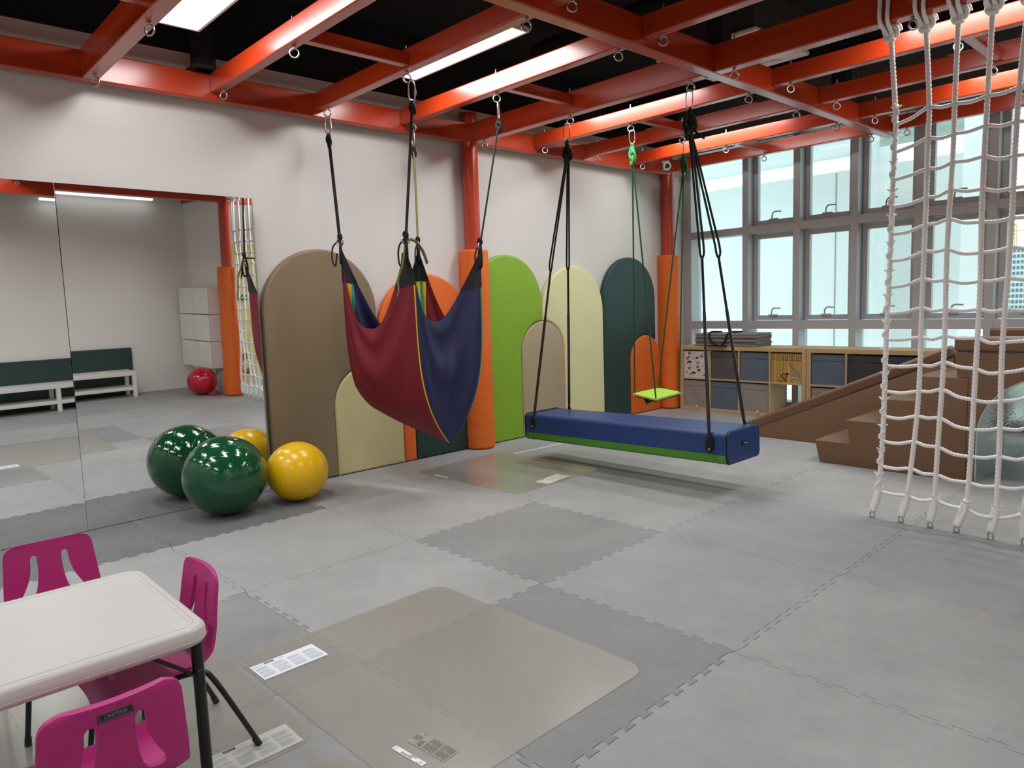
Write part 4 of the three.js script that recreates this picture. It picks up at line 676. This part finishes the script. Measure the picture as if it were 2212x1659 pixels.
{
  const pink = phys(rgb(182, 34, 118), 0.45, { bumpMap: leather, bumpScale: 0.0003 });
  // shell: one moulded sheet swept from the seat front edge to the top of the back, slots cut through the back
  const path = new THREE.CatmullRomCurve3([V(0, 0.262, 0.185), V(0, 0.288, 0.165), V(0, 0.300, 0.12), V(0, 0.294, 0.0), V(0, 0.298, -0.075), V(0, 0.325, -0.118), V(0, 0.375, -0.137), V(0, 0.46, -0.151), V(0, 0.552, -0.166)], false, 'centripetal');
  const NT = 64, NSX = 28, P = path.getSpacedPoints(NT), thick = 0.016, pos = [], idx = [];
  const halfW = (t) => { const base = t < 0.45 ? 0.148 + 0.012 * Math.sin(t / 0.45 * Math.PI) : 0.158 - 0.026 * (t - 0.45) / 0.55, r = 0.065, e = t > 1 - r ? (t - 1 + r) / r : t < 0.06 ? (0.06 - t) / 0.06 : 0; return base - (t > 0.5 ? 0.034 : 0.035) * (1 - Math.sqrt(Math.max(0, 1 - e * e))); };
  for (let side = 0; side < 2; side++) for (let i = 0; i <= NT; i++) for (let j = 0; j <= NSX; j++) {
    const t = i / NT, s = j / NSX * 2 - 1, T = P[Math.min(NT, i + 1)].clone().sub(P[Math.max(0, i - 1)]).normalize(), N = V(0, T.z, -T.y).multiplyScalar(-1).normalize();
    const up = N.y < 0 ? N.multiplyScalar(-1) : N; if (t > 0.55 && up.z < 0) up.multiplyScalar(-1);
    const curve = 0.013 * s * s, edge = Math.pow(Math.abs(s), 8), th = thick * (1 - 0.35 * edge), h = curve + (side ? -th / 2 : th / 2);
    const p = P[i].clone().addScaledVector(up, h); pos.push(s * halfW(t), p.y, p.z);
  }
  const n0 = (NT + 1) * (NSX + 1), id = (q, i, j) => q * n0 + i * (NSX + 1) + j;
  for (let i = 0; i < NT; i++) for (let j = 0; j < NSX; j++) { const a = id(0, i, j), b = id(0, i, j + 1), c = id(0, i + 1, j), d = id(0, i + 1, j + 1); idx.push(a, b, c, b, d, c); idx.push(a + n0, c + n0, b + n0, b + n0, c + n0, d + n0); }
  for (let i = 0; i < NT; i++) for (const j of [0, NSX]) { const a = id(0, i, j), c = id(0, i + 1, j); j ? idx.push(a, a + n0, c, a + n0, c + n0, c) : idx.push(a, c, a + n0, a + n0, c, c + n0); }
  for (let j = 0; j < NSX; j++) for (const i of [0, NT]) { const a = id(0, i, j), b = id(0, i, j + 1); i ? idx.push(a, b, a + n0, b, b + n0, a + n0) : idx.push(a, a + n0, b, b, a + n0, b + n0); }
  let shell = new THREE.BufferGeometry(); shell.setAttribute('position', new THREE.Float32BufferAttribute(pos, 3)); shell.setIndex(idx); shell.computeVertexNormals(); shell.setAttribute('uv', new THREE.Float32BufferAttribute(new Float32Array(pos.length / 3 * 2).map((_, i) => i % 2 ? pos[(i >> 1) * 3 + 1] + pos[(i >> 1) * 3 + 2] : pos[(i >> 1) * 3]), 2));
  const slot = (m) => { const s = new THREE.Shape(); s.moveTo(0.036, 0.494); s.bezierCurveTo(0.036, 0.514, 0.058, 0.514, 0.058, 0.494); s.bezierCurveTo(0.06, 0.45, 0.066, 0.42, 0.098, 0.372); s.bezierCurveTo(0.104, 0.358, 0.082, 0.352, 0.062, 0.36); s.bezierCurveTo(0.046, 0.37, 0.034, 0.43, 0.036, 0.494); const g = new THREE.ExtrudeGeometry(s, { depth: 0.2, bevelEnabled: false, curveSegments: 10 }).translate(0, 0, -0.26); if (m) { g.scale(-1, 1, 1); const ix = g.index; const q = g.attributes.position.array; if (!ix) for (let k = 0; k < q.length; k += 9) for (let c = 0; c < 3; c++) { const w = q[k + 3 + c]; q[k + 3 + c] = q[k + 6 + c]; q[k + 6 + c] = w; } g.computeVertexNormals(); } return g; };
  const ev = new Evaluator(); ev.attributes = ['position', 'normal', 'uv']; ev.useGroups = false;
  let br = new Brush(shell); br.updateMatrixWorld();
  for (const m of [0, 1]) { const c = new Brush(slot(m)); c.updateMatrixWorld(); br = ev.evaluate(br, c, SUBTRACTION); }
  shell = br.geometry; const cleaned = toCreasedNormals(shell, 0.75);
  const plate = paint(512, 128, (x, w, h) => { x.fillStyle = '#0d0b0c'; x.fillRect(0, 0, w, h); x.strokeStyle = '#6a6664'; x.lineWidth = 8; x.beginPath(); x.moveTo(8, 8); x.lineTo(504, 8); x.lineTo(490, 118); x.lineTo(22, 118); x.closePath(); x.stroke(); x.fillStyle = '#787472'; x.font = 'bold 78px sans-serif'; x.textAlign = 'center'; x.fillText('LIFETIME', 256, 92, 410); });
  const legT = (sx, pts) => tube(pts.map(([x, y, z]) => V(sx * x, y, z)), 0.0082, 40, 10);
  const make = () => {
    const o = thing('kids_chair', '', 'chair', [0, 0, 0], 0, 'magenta plastic chairs round the table');
    mesh('seat_shell', cleaned, pink, o);
    for (const sx of [-1, 1]) {
      const f = mesh('leg', legT(sx, [[0.105, 0.272, 0.0], [0.108, 0.272, 0.09], [0.118, 0.26, 0.125], [0.13, 0.22, 0.14], [0.16, 0.01, 0.165]]), M.blackMetal, o);
      mesh('foot_cap', rod(V(sx * 0.1598, 0, 0.1662), V(sx * 0.157, 0.025, 0.163), 0.0102, 0.0095), M.dark, f);
      const r = mesh('leg', legT(sx, [[0.105, 0.272, 0.0], [0.118, 0.272, -0.07], [0.133, 0.268, -0.097], [0.143, 0.246, -0.112], [0.172, 0.01, -0.22]]), M.blackMetal, o);
      mesh('foot_cap', rod(V(sx * 0.1725, 0, -0.2225), V(sx * 0.168, 0.025, -0.211), 0.0102, 0.0095), M.dark, r);
    }
    mesh('cross_bar', [rod(V(-0.105, 0.272, 0.05), V(0.105, 0.272, 0.05), 0.008), rod(V(-0.105, 0.272, -0.03), V(0.105, 0.272, -0.03), 0.008)], M.blackMetal, o);
    const b = mesh('badge', new THREE.BoxGeometry(0.066, 0.0165, 0.003), M.blackMetal, o); b.position.set(0, 0.524, -0.1705); b.rotation.x = 0.17;
    const pr = mesh('badge_print', new THREE.PlaneGeometry(0.065, 0.0158).rotateY(Math.PI), std(0xffffff, 0.5, { map: plate }), b); pr.position.z = -0.0017;
    return o;
  };
  for (const [x, z, turn, label] of [[2.805, -0.60, 0, 'magenta plastic chair at the near end of the white table'], [2.28, -0.465, Math.PI / 2, 'magenta plastic chair on the far side of the white table'], [3.315, -0.335, -Math.PI / 2, 'magenta plastic chair seen from behind in the lower left']]) { const c = make(); c.position.set(x, 0.003, z); c.rotation.y = turn; c.userData.label = label; }
}

// ================================================================ SEEN IN THE MIRROR: BENCH, PAD, CABINETS, RED BALL, CLIMBING WALL
{
  const o = thing('white_bench', 'low white two-tier bench reflected in the mirror', 'bench', [5.84, 0, -2.2]);
  const z0 = -1.14, z1 = 1.16;
  mesh('top', rspan(0, 0.36, 0.305, 0.365, z0, z1, 0.003, 1), M.white, o); mesh('shelf', rspan(0.004, 0.356, 0.1, 0.145, z0, z1, 0.003, 1), M.white, o);
  for (const z of [z0 + 0.025, -0.33, z1 - 0.025]) for (const x of [0.025, 0.335]) mesh('leg', rspan(x - 0.025, x + 0.025, 0, 0.315, z - 0.025, z + 0.025, 0.003, 1), M.white, o);
  for (const [z, w, label] of [[-2.33, 2.2, 'long dark green pad standing behind the reflected bench']]) tag(mesh('back_pad', rspan(6.21, 6.246, 0.004, 0.67, z - w / 2, z + w / 2, 0.012), pad(34, 62, 60)), label, 'wall pad');
  tag(mesh('paper_slip', rbox(0.05, 0.012, 0.12, 0.003, 5.95, 0.372, -2.95), M.white), 'small white item lying on the reflected bench', 'box');
  const ev = new Evaluator(); ev.attributes = ['position', 'normal', 'uv']; ev.useGroups = false;
  const dA = new Brush(rspan(-0.243, 0.243, 0.004, 0.376, 0.172, 0.192, 0.006)), dB = new Brush(new THREE.SphereGeometry(0.13, 32, 20).scale(1, 0.5, 0.16).translate(0, 0.37, 0.198)); dA.updateMatrixWorld(); dB.updateMatrixWorld();
  const cabinetDoor = ev.evaluate(dA, dB, SUBTRACTION).geometry;
  for (let r = 0; r < 3; r++) for (let c = 0; c < 2; c++) {
    const k = thing('shoe_cabinet', ['top', 'middle', 'bottom'][r] + (c ? ' right' : ' left') + ' white wall cabinet in the mirror, above the red ball', 'cabinet', [5.42 + (1 - c) * 0.5, 1.142 - r * 0.386, -4.32], 0, 'white wall cabinets in the mirror');
    mesh('body', rspan(-0.245, 0.245, 0, 0.38, -0.0, 0.17, 0.008), M.white, k);
    mesh('door', cabinetDoor, M.white, k);
  }
  tag(mesh('power_socket', rbox(0.08, 0.08, 0.012, 0.003, 5.5, 0.28, -4.313), M.white), 'white wall socket below the reflected cabinets', 'socket');
  const b = thing('hopper_ball', 'red hopper ball with loop handle, seen in the mirror', 'ball', [5.30, 0, -4.03], 0);
  const red = phys(rgb(186, 22, 48), 0.2, { clearcoat: 0.3 });
  mesh('skin', new THREE.SphereGeometry(0.205, 48, 32).scale(1, 0.96, 1).translate(0, 0.197, 0), red, b);
  mesh('handle', tube([V(-0.13, 0.07, -0.02), V(-0.20, 0.02, -0.03), V(-0.24, 0.014, -0.05), V(-0.22, 0.014, -0.13), V(-0.19, 0.014, -0.17), V(-0.13, 0.03, -0.16), V(-0.09, 0.07, -0.12)], 0.012, 40, 10), red, b);
  const w = thing('climbing_wall', 'cream climbing panel with holds, seen through the net in the mirror', 'climbing wall', [X1 - 0.025, 0, -6.05]);
  mesh('panel', span(-0.02, 0.022, 0, 2.2, -1.5, 1.55), pad(206, 198, 138, 0.6), w);
  const hold = new THREE.IcosahedronGeometry(0.055, 2).scale(0.7, 1, 1.1);
  for (let k = 0; k < 34; k++) { const m = new THREE.Mesh(hold, [rgb(60, 110, 40), rgb(190, 60, 30), rgb(40, 130, 80), rgb(120, 90, 40)].map((c) => std(c, 0.6))[k % 4]); m.name = 'climbing_hold'; m.castShadow = m.receiveShadow = true; m.position.set(-0.03, 0.15 + (k % 9) * 0.23 + 0.08 * rnd(), -1.35 + Math.floor(k / 9) * 0.72 + 0.35 * rnd()); m.rotation.x = rnd() * 6; w.add(m); }
}

// ================================================================ OUTSIDE THE WINDOWS
{
  const con = std(0xffffff, 0.85, { map: concrete });
  const o = thing('neighbour_building', 'pale concrete facade close outside the windows', 'building', [0, -6, 0]);
  mesh('facade', span(-9, 2.28, -1, 9.02, -11.6, -10.5), con, o);
  mesh('overhang', span(-9, 1.2, 9.2, 9.45, -10.5, -9.4), con, o);
  mesh('upper_facade', span(-9, 2.28, 9.45, 16, -11.6, -10.5), con, o);
  mesh('corner_column', span(2.28, 2.5, -1, 16, -11.6, -10.2), std(rgb(246, 248, 246), 0.8), o);
  mesh('panel_joint', [span(0.62, 0.635, -1, 9, -10.5, -10.494), span(-1.7, -1.685, -1, 9, -10.5, -10.494)], std(rgb(150, 156, 154), 0.9), o);
  mesh('pilaster', [span(-3.4, -2.9, -1, 9.02, -10.5, -10.1), span(1.05, 1.4, 6.5, 9.2, -10.5, -10.2)], con, o);
  const win = std(rgb(86, 108, 124), 0.3), white = std(rgb(214, 220, 224), 0.8), greyT = std(rgb(168, 180, 190), 0.8);
  const tower = (x, z, y0, y1, w, d, m, rows, cols, label) => {
    const t = thing('tower_block', label, 'building', [x, y0, z], 0, 'distant tower blocks');
    mesh('tower_body', span(-w / 2, w / 2, 0, y1 - y0, -d / 2, d / 2), m, t);
    const list = []; const ch = (y1 - y0) / rows, cw = w / cols; for (let r = 0; r < rows; r++) for (let c = 0; c < cols; c++) list.push(box(cw * 0.55, ch * 0.55, 0.3, -w / 2 + (c + 0.5) * cw, (r + 0.5) * ch, d / 2));
    const g = mesh('window_grid', list, win, t); g.userData.kind = 'stuff';
  };
  tower(-33.4, -152, -14, 12.3, 3.6, 6, white, 30, 7, 'slim white tower block just right of the concrete column');
  tower(-25.6, -140, -14, 7.4, 5.4, 6, white, 24, 10, 'white tower block right of the sixth mullion');
  tower(-19.5, -150, -14, 11.2, 4.4, 6, greyT, 28, 9, 'grey tower block at the far right of the windows');
  tower(-29.5, -170, -14, 2.5, 6, 6, greyT, 12, 6, 'low grey block between the distant towers');
  tower(-13, -150, -14, 9, 5, 6, white, 18, 5, 'white tower block beyond the right end of the windows');
  const c = thing('tower_crane', 'thin yellow tower crane over the distant towers', 'crane', [-27.6, 2, -150]), yel = std(rgb(196, 168, 92), 0.7);
  mesh('mast', [rod(V(-0.15, 0, 0), V(-0.15, 10.2, 0), 0.06), rod(V(0.15, 0, 0), V(0.15, 10.2, 0), 0.06), ...Array.from({ length: 12 }, (_, k) => rod(V(k % 2 ? 0.15 : -0.15, k * 0.85, 0), V(k % 2 ? -0.15 : 0.15, k * 0.85 + 0.85, 0), 0.04))], yel, c);
  mesh('jib', [rod(V(-1.6, 8.7, 0), V(3.4, 8.9, 0), 0.07), rod(V(0, 10.2, 0), V(3.0, 8.95, 0), 0.03), rod(V(0, 10.2, 0), V(-1.5, 8.75, 0), 0.03), box(0.5, 0.6, 0.3, -1.4, 8.4, 0)], yel, c);
  const leaf = [std(rgb(104, 132, 78), 0.9), std(rgb(126, 150, 92), 0.9)];
  for (let k = 0; k < 9; k++) {
    const t = thing('distant_tree', ['leftmost', 'second', 'third', 'fourth', 'fifth', 'sixth', 'seventh', 'eighth', 'rightmost'][k] + ' green tree crown in the row below the distant towers', 'tree', [-32 + k * 4.2, -9.5, -118 + 3 * Math.sin(k * 2)], 0, 'green trees below the towers');
    const g = new THREE.IcosahedronGeometry(1.8, 3), Q = g.attributes.position; for (let i = 0; i < Q.count; i++) { const q = 1 + 0.18 * Math.sin(Q.getX(i) * 5 + k) * Math.sin(Q.getY(i) * 6) * Math.cos(Q.getZ(i) * 5); Q.setXYZ(i, Q.getX(i) * q, Q.getY(i) * q, Q.getZ(i) * q); } g.computeVertexNormals();
    mesh('crown', g.translate(0, 5.4, 0), leaf[k % 2], t); mesh('trunk', rod(V(0, 0, 0), V(0, 4, 0), 0.2), M.dark, t);
  }
  const gr = mesh('ground', span(-160, 160, -14.2, -14, -330, -12), std(rgb(150, 160, 140), 0.95)); gr.userData = { kind: 'structure', label: 'city ground far below the windows', category: 'ground' };
}

renderer.render(scene, camera);
